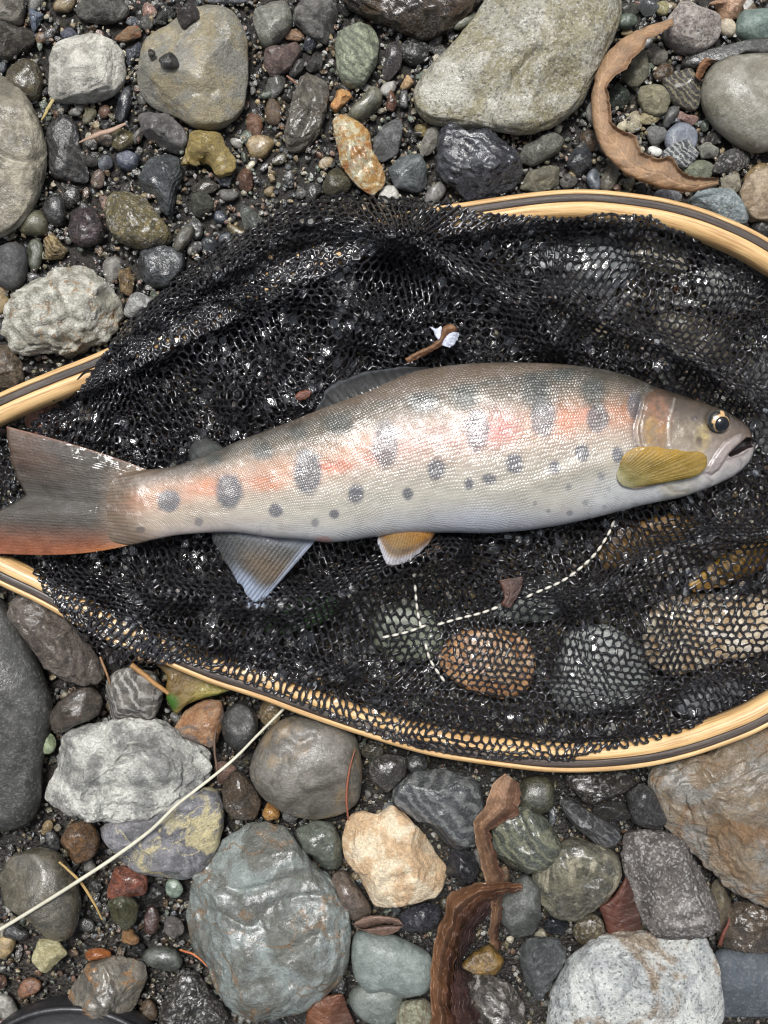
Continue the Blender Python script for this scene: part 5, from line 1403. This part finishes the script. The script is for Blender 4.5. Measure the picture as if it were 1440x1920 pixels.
def eye():
    cx, cy, R = 1347.5, 789.5, 21.0
    zc = ZF + 38
    nr, na = 26, 56
    rr = np.linspace(0, 1, nr)[:, None]; aa = np.linspace(0, 2 * np.pi, na, endpoint=False)[None]
    X = cx + R * rr * np.cos(aa); Y = cy + R * rr * np.sin(aa)
    Z = zc + 9.5 * np.sqrt(np.clip(1 - (rr * .97) ** 2, 0, 1)) + 0 * aa
    px, py = 1351.5, 796.0
    ang = np.arctan2(Y - py, X - px)
    rp = np.hypot((X - px) / 13.6, (Y - py) / 14.4)
    col = np.zeros(X.shape + (3,)) + lin((20, 24, 24))
    n = fbm2(X / 5, Y / 5, 3, 44)
    gold = .75 * np.exp(-((rp - 1.09) / .07) ** 2)
    gold = np.maximum(gold, .9 * sm(5.5, 2.5, np.hypot(X - 1336, (Y - 791))) )
    gold = np.maximum(gold, .85 * sm(4, 1.5, segdist(X, Y, [(1335,790),(1340,784),(1347,780)])))
    gold = np.maximum(gold, .9 * sm(5, 2.2, segdist(X, Y, [(1352,771),(1353,779)])))
    gold = np.clip(gold + .25 * n, 0, 1)[..., None]
    col = col * (1 - gold) + lin((190, 156, 108)) * gold
    dk = (sm(.85, 1.0, rr) + 0 * aa)[..., None]
    col = col * (1 - dk * .8) + lin((60, 66, 64)) * dk * .8
    kk = (D - zc) / D
    V = np.stack([(X - 720) * kk * S, (960 - Y) * kk * S, Z * S], -1).reshape(-1, 3)
    i, j = np.meshgrid(np.arange(nr - 1), np.arange(na), indexing='ij')
    f = np.stack([i * na + j, (i + 1) * na + j, (i + 1) * na + (j + 1) % na, i * na + (j + 1) % na], -1).reshape(-1, 4)
    e_ = mk('eye', V, f, M['iris'], parent=trout, col=col.reshape(-1, 3))
    recalc_up(e_)
    R2 = 1.0
    rr = np.linspace(0, 1, 10)[:, None]
    X = px + 13.2 * rr * np.cos(aa); Y = py + 14.0 * rr * np.sin(aa)
    zb = zc + 9.5 * np.sqrt(np.clip(1 - (np.hypot(X - cx, Y - cy) / R * .97) ** 2, 0, 1))
    Z = zb + .8 + 2.6 * np.sqrt(np.clip(1 - rr ** 2, 0, 1))
    V = np.stack([(X - 720) * kk * S, (960 - Y) * kk * S, Z * S], -1).reshape(-1, 3)
    i, j = np.meshgrid(np.arange(9), np.arange(na), indexing='ij')
    f = np.stack([i * na + j, (i + 1) * na + j, (i + 1) * na + (j + 1) % na, i * na + (j + 1) % na], -1).reshape(-1, 4)
    p = mk('pupil', V, f, M['pupil'], parent=e_)
    recalc_up(p)

def recalc_up(o):
    me = o.data
    if sum(f.normal.z * f.area for f in me.polygons) < 0:
        me.flip_normals()
eye()

def resample(pts, n):
    p = spline(pts, 160)
    arc = np.concatenate([[0], np.cumsum(np.linalg.norm(np.diff(p, axis=0), axis=1))])
    t = np.linspace(0, arc[-1], n)
    return np.stack([np.interp(t, arc, p[:, k]) for k in range(2)], 1)

def fin(name, root, tip, zr, zt, bulge, rays, colf, mat='fin', n=72, m=30, th=2.4, ridge=1.3, fold=0.0, bow=(0, 0)):
    """root and tip are matching curves; rays run from one to the other."""
    A, B = resample(root, n), resample(tip, n)
    t = np.linspace(0, 1, m)
    s_ = np.linspace(0, 1, n)
    P = np.zeros((n, m, 3))
    P[..., :2] = A[:, None] * (1 - t)[None, :, None] + B[:, None] * t[None, :, None]
    zr_ = np.interp(s_, np.linspace(0, 1, len(np.atleast_1d(zr))), np.atleast_1d(zr)); zt_ = np.interp(s_, np.linspace(0, 1, len(np.atleast_1d(zt))), np.atleast_1d(zt))
    P[..., 2] = zr_[:, None] * (1 - t) + zt_[:, None] * t + bulge * np.sin(np.pi * t)[None] * (0.4 + .6 * np.sin(np.pi * s_))[:, None]
    P[..., 2] += ridge * np.abs(np.sin(np.pi * rays * s_))[:, None] * sm(0, .25, t)[None] + fold * np.sin(s_ * 9 + 1)[:, None] * t[None]
    P[..., 2] += 1.2 * fbm2(P[..., 0] / 22, P[..., 1] / 22, 3, 61)
    P[..., 1] += (bow[0] * sm(.3, 0, s_)[:, None] + bow[1] * sm(.7, 1, s_)[:, None]) * np.sin(np.pi * t ** .8)[None]
    fr_ = 5.0 * fbm2(s_ * rays * .9, s_ * 0, 2, 14) * sm(.03, .1, s_) * sm(.97, .9, s_)
    dr_ = (B - A) / (np.linalg.norm(B - A, axis=1)[:, None] + 1e-6)
    P[..., :2] += (dr_ * fr_[:, None])[:, None] * (sm(.7, 1, t)[None, :, None]) * (rays > 10) * .8
    thk = th * (1 - .75 * t)[None] * np.ones((n, 1)) * (np.minimum(1, np.minimum(s_, 1 - s_) * 14 + .25))[:, None]
    col = np.clip(colf(np.repeat(s_[:, None], m, 1), np.repeat(t[None], n, 0), P[..., 0], P[..., 1]) * .8, .006, .8)
    V, F = sheet(P, thk)
    o = mk(name, W(V), F, M[mat], parent=trout, col=np.concatenate([col.reshape(-1, 3)] * 2))
    recalc(o)
    return o

def mixc(a_, b_, t): return a_ * (1 - t[..., None]) + b_ * t[..., None]
def L(*c): return lin(c)
def rayline(s_, n, k=.35): return k * (np.abs(np.sin(np.pi * n * s_)) ** 3)

def tail_col(s_, t, x, y):
    c = np.zeros(x.shape + (3,)) + L(60, 52, 43)
    c = mixc(c, L(80, 60, 47), sm(.35, .9, t) * sm(.45, .1, s_))
    c = mixc(c, L(146, 84, 52), sm(.74, 1.0, s_) * .95)
    c = mixc(c, L(190, 116, 60), sm(.9, .99, s_) * sm(.7, .2, t) * .7)
    c = mixc(c, L(62, 58, 52), np.exp(-((s_ - .5) / .16) ** 2) * .6)
    c = mixc(c, L(56, 50, 44), blob(x, y, 130, 845, 52, 20, .6, 25) * .6)
    c = mixc(c, L(128, 106, 84), sm(.36, .12, t + .05 * fbm2(x / 40, y / 5, 2, 9)) * .75)
    c = mixc(c, L(140, 100, 80), sm(.03, .0, s_) * .6)
    c = c * (1 - rayline(s_ + .004 * fbm2(x / 30, y / 9, 2, 2), 46, .1) * sm(.1, .4, t) * np.clip(.6 + .9 * fbm2(x / 40, y / 12, 2, 6), 0, 1.2))[..., None] * (1 + .25 * fbm2(x / 30, y / 16, 3, 4))[..., None]
    return c
fin('tail_fin', [(304,893),(286,900),(270,914),(256,932),(250,950),(254,968),(266,984),(284,996),(304,1000)], [(12,799),(16,840),(28,888),(41,915),(46,931),(22,946),(-4,960),(-20,988),(-32,1037)], [104, 105, 106, 107, 107, 107, 106, 105, 104], [96, 98, 98, 97, 95, 97, 98, 97, 94], 7, 46, tail_col, 'tailfin', n=185, m=44, th=4, ridge=.15, fold=4.0, bow=(-7, 21))

def anal_col(s_, t, x, y):
    c = np.zeros(x.shape + (3,)) + L(88, 90, 90)
    c = mixc(c, L(60, 62, 60), sm(.5, 1, s_) * .5)
    c = mixc(c, L(132, 108, 76), np.exp(-((t - .55) / .22) ** 2) * sm(.75, .35, s_) * .6)
    c = mixc(c, L(176, 186, 206), sm(.13, .02, s_) * .85)
    c = mixc(c, L(176, 190, 214), sm(.70, .9, t) * sm(.72, .3, s_) * .95)
    c = mixc(c, L(140, 150, 164), sm(.25, 0, t) * .6)
    return c * (1 - rayline(s_, 22, .5) * sm(.05, .3, t))[..., None]
fin('anal_fin', [(597,1008),(560,1008),(513,1004),(470,998),(430,994),(398,992)], [(500,1119),(482,1127),(466,1122),(456,1105),(440,1082),(420,1050),(398,1012)], [88, 90, 92, 92, 90, 88], [76, 78, 80, 80, 80, 82], 4, 22, anal_col, 'thinfin', n=132, m=36, th=2.0, ridge=.9)

def pelv_col(s_, t, x, y):
    c = np.zeros(x.shape + (3,)) + L(178, 124, 54)
    c = mixc(c, L(134, 118, 82), np.exp(-((s_ - .6) / .3) ** 2) * sm(0, .5, t) * .7)
    c = mixc(c, L(186, 128, 62), sm(.25, .02, s_) * .7)
    c = mixc(c, L(120, 112, 108), np.exp(-((t - .68) / .09) ** 2) * .6)
    c = mixc(c, L(206, 206, 214), sm(.72, .9, t) * sm(.02, .25, s_) * .92)
    c = mixc(c, L(196, 188, 172), sm(.10, 0, t) * .35)
    return c * (1 - rayline(s_, 26, .3) * sm(.05, .3, t))[..., None]
fin('pelvic_fin', [(822,988),(800,984),(772,980),(745,980),(718,984)], [(815,1003),(802,1021),(783,1041),(760,1055),(739,1061),(723,1055),(716,1040),(709,1018),(709,1000)], [110, 120, 124, 122, 114], [96, 95, 94, 96, 100], 5, 26, pelv_col, n=156, m=32, th=2.0, ridge=.35)

def pect_col(s_, t, x, y):
    c = np.zeros(x.shape + (3,)) + L(142, 118, 50)
    c = mixc(c, L(128, 122, 70), sm(.5, .1, t) * .8)
    c = mixc(c, L(178, 138, 38), sm(.55, .85, t) * sm(.75, .3, s_) * .8)
    c = mixc(c, L(150, 146, 116), sm(.18, .0, t) * .8)
    c = mixc(c, L(196, 168, 152), sm(.75, 1, s_) * sm(.6, .2, t) * .8)
    c = mixc(c, L(120, 104, 50), sm(.6, .9, s_) * sm(.3, .7, t) * .5)
    return c * (1 - rayline(s_ + .05 * t, 26, .3) * sm(.03, .2, t))[..., None]
fin('pectoral_fin', [(1157,880),(1156,890),(1158,900),(1165,909),(1176,914),(1190,917)], [(1166,858),(1180,845),(1204,838),(1228,837),(1255,841),(1285,846),(1310,846),(1322,852),(1326,865),(1320,882),(1304,893),(1284,899),(1258,903),(1232,909)], [162, 163, 162, 160, 156, 152], [166, 168, 170, 169, 168, 166, 162, 158, 156, 152, 150, 148], 4, 26, pect_col, 'tailfin', n=156, m=48, th=1.6, ridge=.35)

def dors_col(s_, t, x, y):
    c = np.zeros(x.shape + (3,)) + L(25, 25, 25)
    c = mixc(c, L(48, 46, 40), sm(.5, 0, t) * .7)
    c = mixc(c, L(84, 88, 94), np.exp(-((t - .93) / .05) ** 2) * .6)
    return c * (1 - rayline(s_, 12, .4))[..., None]
fin('dorsal_fin', [(812,694),(777,702),(751,719),(703,741),(671,753),(640,766),(600,778)], [(806,690),(783,688),(719,691),(671,699),(643,712),(611,730),(606,744),(597,758),(590,772)], [112, 120, 128, 128, 124, 118, 110], [108, 106, 104, 104, 104, 104, 106, 106, 106], 6, 14, dors_col, 'darkfin', n=84, m=26, th=2.6, ridge=2.2)

def adip_col(s_, t, x, y):
    return mixc(np.zeros(x.shape + (3,)) + L(26, 27, 24), L(58, 62, 60), np.exp(-((t - .55) / .15) ** 2) * .6)
fin('adipose_fin', [(424,846),(402,858),(384,864),(362,872)], [(412,832),(400,826),(385,822),(368,826),(356,839),(354,858)], [110, 112, 112, 108], [98, 98, 98, 97], .5, 5, adip_col, 'darkfin', n=40, m=20, th=4, ridge=.8)

# ------------------------------------------------------------------ leaves, stems and scraps
def leaf(name, edge_a, edge_b, za, zb, zm, colf, mat, label, cat='leaf', parent=None, n=110, m=26, veins=12, th=0.8, ripple=3.0, edge_rag=2.0, seed=0, group=None, roll=.62, pleat=0.0, lip=0.0, crisp=False, folds=(0, 0)):
    """blade between two traced edges; za, zb = heights of the edges, zm = lift of the middle."""
    A, B = resample(edge_a, n), resample(edge_b, n)
    s_, t = np.linspace(0, 1, n), np.linspace(0, 1, m)
    ev = lambda z: np.interp(s_, np.linspace(0, 1, len(np.atleast_1d(z))), np.atleast_1d(z))
    rag = (fbm2(s_ * 26, s_ * 0 + seed, 3, seed) + .5 * np.abs(((s_ * n / 5.0) % 1) - .5)) * edge_rag
    d_ = B - A; d_ /= np.linalg.norm(d_, axis=1)[:, None] + 1e-6
    B = B + d_ * rag[:, None]
    A = A - d_ * (fbm2(s_ * 22, s_ * 0 + seed + 9, 3, seed + 4) * edge_rag * .6)[:, None]
    P = np.zeros((n, m, 3))
    P[..., :2] = A[:, None] * (1 - t)[None, :, None] + B[:, None] * t[None, :, None]
    P[..., 2] = ev(za)[:, None] * (1 - t) + ev(zb)[:, None] * t + ev(zm)[:, None] * np.sin(np.pi * t ** roll)[None] + pleat * (np.abs(((t[None] * 1.25 + 1.1 * fbm2(np.repeat(s_[:, None] * 5, m, 1), np.repeat(t[None] * 1.5, n, 0), 3, seed)) % 1) - .5) * 4 - 1)
    if folds[0]:
        ft_ = t[None] * folds[0] + .35 * fbm2(s_ * 3, s_ * 0 + 8, 2, seed)[:, None]
        P[..., 2] += folds[1] * (np.abs((ft_ % 1) - .5) * 4 - 1) * np.minimum(1, 4 * s_ * 1.0 + .3)[:, None]
    P[..., 2] += lip * sm(.8, 1, t)[None]
    side = np.abs(t - .42)
    v = np.abs(((s_[:, None] * veins + side[None] * 2.2) % 1) - .5) * 2
    vein = np.maximum(sm(.84, 1, v), sm(.035, .0, side)[None] * np.ones((n, 1)))
    P[..., 2] += ripple * fbm2(P[..., 0] / 20, P[..., 1] / 20, 4, seed + 1) - 1.3 * vein * min(1, ripple)
    S_, T_ = np.repeat(s_[:, None], m, 1), np.repeat(t[None], n, 0)
    c = colf(S_, T_, P[..., 0], P[..., 1])
    c = mixc(c, c * 1.5 + .03, vein * .7)
    if pleat: c = c * (1 + .28 * sm(.2, -.2, np.abs(((T_ * 1.25 + 1.1 * fbm2(S_ * 5, T_ * 1.5, 3, seed)) % 1) - .5) - .1))[..., None]
    c = c * (1 + .45 * fbm2(P[..., 0] / 30, P[..., 1] / 30, 4, seed + 2))[..., None]
    V, F = sheet(P, th * np.ones((n, m)))
    o = mk(name, W(V), F, M[mat], parent=parent, smooth=not crisp, col=np.clip(np.concatenate([c.reshape(-1, 3)] * 2) * .6, .004, .8))
    recalc(o)
    if parent is None: tag(o, label, cat, group)
    elif label: o['label'] = label
    return o
def two(c1, c2, w=.5):
    return lambda s_, t, x, y: mixc(np.zeros(x.shape + (3,)) + lin(c1), lin(c2), sm(w - .4, w + .4, t + .2 * fbm2(x / 25, y / 25, 2, 7)))

# crescent leaf: outer blade edge is low, the inner edge curls up, its shade painted darker
leaf('dry_leaf', [(1262,33),(1247,38),(1213,50),(1173,70),(1140,97),(1120,133),(1110,167),(1107,200),(1112,240),(1126,277),(1147,303),(1177,328),(1220,347),(1267,358),(1307,358),(1347,347)],
     [(1262,46),(1237,62),(1215,74),(1206,92),(1188,106),(1174,128),(1150,146),(1140,165),(1145,197),(1146,227),(1163,241),(1190,254),(1205,286),(1236,297),(1257,292),(1274,317),(1300,332),(1347,334)],
     [52, 46, 40, 44, 50, 52, 48, 52], [58, 66, 70, 66, 62, 68, 72, 60], [6, 12, 14, 12, 10, 12, 10, 4],
     two((172, 138, 104), (126, 94, 66), .8), 'leaf', 'curled brown dry leaf bent like a crescent on the gravel', n=200, m=34, veins=17, ripple=3, edge_rag=5, seed=3, roll=.5, lip=9)
lf = empty('dry_leaf', 860, 1780, 0, 'large crumpled dark brown leaf twisted into a hook at the bottom edge', 'leaf')
leaf('leaf_blade', [(980,1655),(935,1652),(895,1657),(856,1668),(838,1682),(834,1712),(818,1750),(809,1800),(806,1860),(808,1935)], [(978,1668),(938,1682),(908,1694),(886,1716),(868,1740),(862,1765),(852,1800),(848,1840),(850,1880),(858,1935)],
     [72, 76, 70, 60, 52, 46, 44], [60, 66, 52, 44, 36, 34, 34], [3, 5, 8, 14, 15, 14, 12], two((136, 98, 70), (84, 54, 38), .45), 'wetleaf', None, parent=lf, n=90, m=26, veins=9, ripple=6, edge_rag=8, seed=11, folds=(2.6, 9), crisp=True)
leaf('leaf_blade', [(905,1690),(884,1716),(866,1742),(858,1790),(850,1835),(846,1880),(846,1935)], [(935,1690),(915,1712),(895,1745),(880,1770),(868,1800),(888,1850),(905,1935)],
     [52, 46, 42, 36, 32], [40, 40, 28, 26, 22], [8, 8, 9, 8], two((92, 64, 58), (66, 44, 40), .5), 'leaf', None, parent=lf, n=70, m=26, veins=7, ripple=8, edge_rag=13, seed=15, folds=(3.2, 9), crisp=True)
leaf('dry_leaf', [(948,1450),(925,1470),(911,1507),(890,1540),(892,1572),(902,1620),(910,1655),(921,1697),(919,1730),(914,1752),(930,1782)], [(975,1470),(972,1500),(968,1528),(940,1545),(921,1556),(926,1590),(936,1620),(945,1645),(944,1690),(934,1738),(938,1782)],
     [64, 66, 60, 56, 54, 50, 44, 36], [50, 62, 44, 56, 40, 48, 36, 30], [3, 5, 2, 4, 3, 2], two((158, 124, 96), (104, 72, 54), .5), 'leaf', 'crinkled light brown leaf standing upright beside the ring-banded stone', n=110, m=26, veins=16, ripple=5, edge_rag=7, seed=21, folds=(1.7, 9), lip=5, crisp=True)
leaf('fallen_leaf', [(1173,1643),(1156,1672),(1140,1690),(1124,1700),(1130,1720),(1136,1740),(1142,1758)], [(1175,1645),(1186,1672),(1195,1695),(1202,1717),(1203,1735),(1200,1750),(1196,1760)],
     [30, 24, 18, 16], [34, 28, 22, 18], [6, 9, 9, 6], two((98, 58, 46), (72, 44, 34), .5), 'wetleaf', 'wet russet leaf wedged between the mottled stone and the granite block', n=70, m=26, veins=8, ripple=2.5, seed=31)
leaf('fallen_leaf', [(640,1862),(600,1870),(578,1890),(572,1940)], [(645,1868),(652,1890),(664,1915),(672,1940)], [22, 20, 18], [22, 20, 18], [8, 10, 8], two((116, 72, 46), (82, 48, 30), .5), 'wetleaf', 'brown wet leaf at the bottom edge below the blue-green boulder', n=50, m=24, veins=6, ripple=3, seed=37)
leaf('leaf_scrap', [(1322,108),(1310,122),(1303,142)], [(1348,114),(1332,120),(1312,152)], [54, 50, 44], [56, 48, 40], [6, 6, 4], two((150, 104, 66), (120, 78, 48), .5), 'leaf', 'small torn orange-brown leaf piece behind the big round cobble', n=30, m=14, veins=3, ripple=3, seed=41)
leaf('green_leaf', [(292,1246),(312,1266),(311,1290),(314,1313),(330,1338),(350,1322),(380,1310),(412,1302),(438,1292)], [(330,1236),(345,1250),(360,1255),(372,1262),(388,1268),(402,1276),(416,1283),(428,1288),(440,1290)],
     [34, 38, 30, 26, 24, 22], [30, 32, 32, 28, 24], [6, 10, 8, 6], lambda s_, t, x, y: mixc(mixc(np.zeros(x.shape + (3,)) + lin((120, 96, 50)), lin((150, 138, 66)), sm(.3, .8, s_)), lin((70, 116, 36)), np.maximum(sm(24, 8, np.hypot(x - 318, y - 1318)), sm(.25, .05, t) * sm(.6, .9, s_))), 'wetleaf', 'yellow-green wet leaf hanging out under the hoop', n=80, m=26, veins=7, ripple=4, seed=47)
leaf('yellow_leaf', [(1120,1040),(1150,1000),(1200,978),(1250,965),(1300,970)], [(1130,1070),(1180,1062),(1230,1045),(1270,1020),(1310,985)], [26, 26, 26], [26, 26, 26], [6, 8, 6], two((124, 90, 36), (104, 80, 40), .5), 'wetleaf', 'ochre leaf seen through the net just below the trout belly', n=50, m=20, veins=6, ripple=2, seed=53)
leaf('yellow_leaf', [(1290,1095),(1330,1060),(1380,1030),(1440,1005),(1500,990)], [(1300,1110),(1350,1100),(1400,1080),(1450,1055),(1505,1030)], [40, 40, 40], [40, 40, 40], [6, 8, 6], two((160, 122, 34), (120, 88, 36), .5), 'wetleaf', 'bright yellow leaf seen through the net near the picture edge', n=50, m=20, veins=6, ripple=2, seed=57)
leaf('green_leaf', [(490,1160),(530,1130),(580,1115),(630,1120)], [(500,1190),(550,1185),(600,1170),(640,1140)], [30, 30, 30], [30, 30, 30], [4, 6, 4], two((52, 96, 36), (40, 74, 30), .5), 'wetleaf', 'dark green leaf seen through the net below the anal fin', n=40, m=18, veins=5, ripple=2, seed=59)
def net_top(x, y, r=14):
    N3 = n1[0]; d_ = np.hypot(N3[:, 0] - x, N3[:, 1] - y)
    return N3[d_ < r, 2].max() + 4 if (d_ < r).any() else 60.0
zt = net_top(957, 1110, 26)
leaf('leaf_scrap', [(935,1088),(942,1105),(944,1122),(940,1134),(956,1141)], [(981,1080),(980,1092),(977,1106),(968,1122),(957,1141)], zt - 2, zt - 1, 3, two((84, 50, 36), (64, 38, 28), .5), 'wetleaf', 'dark brown leaf scrap lying on the net next to the cream thread', n=30, m=18, veins=3, ripple=2, seed=61)
leaf('leaf_scrap', [(553,742),(560,735),(573,731),(583,733)], [(556,750),(566,750),(578,746),(585,737)], net_top(568, 741) - 1, net_top(568, 741) - 1, 2, two((120, 60, 32), (84, 42, 24), .5), 'wetleaf', 'tiny red-brown leaf scrap on the net near the dorsal fin', n=20, m=10, veins=2, ripple=1, seed=67)
# seed husk
hk = empty('seed_husk', 705, 1735, 20, 'split brown seed husk below the cream angular stone', 'seed husk')
leaf('shell', [(661,1733),(680,1720),(704,1716),(730,1718),(748,1723),(756,1734)], [(663,1735),(682,1740),(704,1734),(728,1731),(744,1734),(756,1735)], [40, 40, 40], [42, 38, 42], [4, 8, 4], two((128, 100, 84), (84, 64, 54), .6), 'wetleaf', None, parent=hk, n=50, m=16, veins=1, ripple=.8, seed=71)
leaf('shell', [(663,1736),(682,1742),(704,1737),(728,1734),(744,1736),(756,1736)], [(664,1738),(682,1745),(710,1754),(735,1751),(750,1742),(756,1737)], [36, 32, 36], [38, 34, 38], [4, 9, 4], two((104, 80, 68), (134, 106, 90), .6), 'wetleaf', None, parent=hk, n=50, m=16, veins=1, ripple=.8, seed=73)

def stem(name, pts, z, r, c, label, cat, mat='straw', n=60, squash=1.0):
    p = spline(pts, n)
    zz = np.interp(np.linspace(0, 1, n), np.linspace(0, 1, len(z)), z)
    rr = np.interp(np.linspace(0, 1, n), np.linspace(0, 1, len(r)), r) * (1 + .10 * fbm2(np.arange(n) / 5.0, np.zeros(n), 2, hash_str(label) % 99))
    p = p + np.stack([fbm2(np.arange(n) / 9.0, np.zeros(n), 2, 5), fbm2(np.arange(n) / 9.0, np.ones(n), 2, 6)], 1) * .8
    V, F = tube(np.column_stack([p, zz]), rr, 8, squash)
    col = np.clip((lin(c) * .62)[None] * (1 + .25 * fbm2(np.arange(len(V)) / 40.0, np.zeros(len(V)), 3, 3))[:, None], 0, .85)
    o = mk(name, V, F, M[mat], col=col)
    return tag(o, label, cat)
stem('grass_stem', [(-14,1751),(67,1702),(143,1654),(213,1608),(283,1557),(333,1508),(367,1481),(433,1428),(482,1380),(533,1328)], [62, 74, 76, 74, 72, 80, 84, 70, 60, 42], [3.6, 3.4, 3.1, 2.8, 2.4], (222, 218, 196), 'long pale grass stem lying across the stones under the net', 'grass stem')
stem('straw', [(111,1616),(145,1647),(170,1682),(192,1724)], [70, 62, 48, 30], [2.0, 2.8, 2.6, 1.5], (196, 164, 106), 'short tan straw crossing under the long grass stem', 'straw')
stem('pine_needle', [(665,1407),(656,1440),(651,1475),(650,1508),(654,1538)], [60, 66, 70, 72, 74], [1.2, 2.2, 2.4, 1.6], (142, 78, 52), 'reddish dry needle standing beside the round grey-brown cobble', 'needle')
stem('twig', [(338,1781),(352,1785),(370,1794),(389,1812)], [56, 64, 68, 72], [1.8, 2.2, 1.8, 1.0], (190, 110, 60), 'short orange twig lying on the blue-green boulder', 'twig')
stem('wood_splinter', [(148,267),(178,254),(208,244),(236,232)], [26, 30, 32, 32], [1.0, 5.0, 4.6, 2.2], (176, 146, 124), 'pinkish wood splinter on the gravel near the yellow-green pebble', 'splinter', squash=.45)
stem('straw', [(100,186),(92,200),(85,213),(78,226)], [36, 34, 30, 24], [3.4, 3.6, 3.0, 1.4], (196, 178, 120), 'short straw sticking out from under the pale square stone', 'straw', squash=.5)
stem('twig', [(246,1246),(268,1263),(290,1281),(316,1300)], [44, 42, 40, 36], [5.2, 5.0, 4.6, 4.0], (176, 132, 80), 'pale brown twig poking out under the net corner', 'twig')
stem('twig', [(188,1232),(196,1252),(202,1268),(208,1288)], [40, 44, 44, 36], [2.2, 2.6, 2.2, 1.2], (150, 112, 76), 'thin brown twig beside the rough rock under the net corner', 'twig')
stem('twig', [(404,1372),(402,1400),(406,1436),(411,1470)], [34, 36, 36, 30], [2.0, 2.4, 2.2, 1.6], (104, 82, 66), 'thin dark twig behind the whitish wrinkled rock', 'twig')
stem('twig', [(1350,1770),(1356,1752),(1364,1735),(1368,1722)], [34, 40, 42, 42], [4.0, 3.6, 2.6, 1.6], (112, 62, 48), 'dark red twig beside the lumpy brown-grey rock', 'twig')
stem('twig', [(538,142),(548,150),(558,158)], [24, 26, 22], [1.5, 3.2, 1.5], (150, 112, 90), 'tiny brown twig beside the long angular stone', 'twig', n=20)

# scrap of brown bark wrapped round a white membrane, caught on the net
zs = net_top(832, 632, 30)
sc_ = empty('food_scrap', 832, 635, zs - 4, 'bluish white scrap wrapped in a brown strip, caught on the net', 'scrap')
leaf('strip', [(759,672),(788,656),(812,645),(826,628),(832,612),(846,607),(856,614)], [(765,681),(793,668),(818,654),(832,646),(846,634),(856,624),(860,618)], [zs - 6, zs + 2, zs + 6, zs + 16], [zs - 6, zs, zs + 6, zs + 12], [2, 3, 5, 7], two((140, 98, 60), (98, 62, 36), .5), 'wetleaf', None, parent=sc_, n=60, m=14, veins=2, ripple=2.5, seed=83)
wh = lambda s_, t, x, y: np.zeros(x.shape + (3,)) + lin((224, 230, 248))
leaf('membrane', [(828,647),(833,636),(842,626),(850,622)], [(843,652),(852,645),(860,632),(861,624)], [zs + 8, zs + 12, zs + 14], [zs + 6, zs + 8, zs + 10], 4, wh, 'wetleaf', None, parent=sc_, n=24, m=12, veins=1, ripple=.8, th=4, seed=85)
leaf('membrane', [(805,613),(812,620),(817,632),(822,638)], [(806,612),(818,616),(828,612),(826,632)], [zs + 2, zs + 8, zs + 10], [zs + 2, zs + 8, zs + 10], 3, wh, 'wetleaf', None, parent=sc_, n=24, m=12, veins=1, ripple=.8, th=4, seed=87)

# black rubber toe at the bottom corner
bt = empty('rubber_boot', 130, 2030, 0, 'rim of a black rubber toe cap at the bottom picture corner', 'boot')
def boot():
    n, m = 90, 40
    th = np.linspace(0, 2 * np.pi, n, endpoint=False)[:, None]; ph = np.linspace(-.2, np.pi / 2, m)[None]
    X = 128 + 190 * np.cos(th) * np.cos(ph); Y = 2036 + 148 * np.sin(th) * np.cos(ph); Z = 10 + 92 * np.sin(ph) + 0 * th
    P = np.stack([X, Y, Z], -1); P[..., 2] += 1.5 * fbm2(X / 14, Y / 14, 3, 2)
    kk = (D - 50) / D
    V = np.stack([(P[..., 0] - 720) * kk * S, (960 - P[..., 1]) * kk * S, P[..., 2] * S], -1).reshape(-1, 3)
    i, j = np.meshgrid(np.arange(n), np.arange(m - 1), indexing='ij')
    f = np.stack([i * m + j, ((i + 1) % n) * m + j, ((i + 1) % n) * m + j + 1, i * m + j + 1], -1).reshape(-1, 4)
    recalc(mk('toe_cap', V, f, M['rubber'], parent=bt))
    t = np.linspace(0, 2 * np.pi, 120)
    V, F = tube(np.stack([128 + 186 * np.cos(t), 2036 + 144 * np.sin(t), 46 + 0 * t], 1), 6.0, 10)
    mk('welt', V, F, M['rubber'], parent=bt)
boot()
for o in bpy.data.objects:
    if 'org' in o: del o['org']
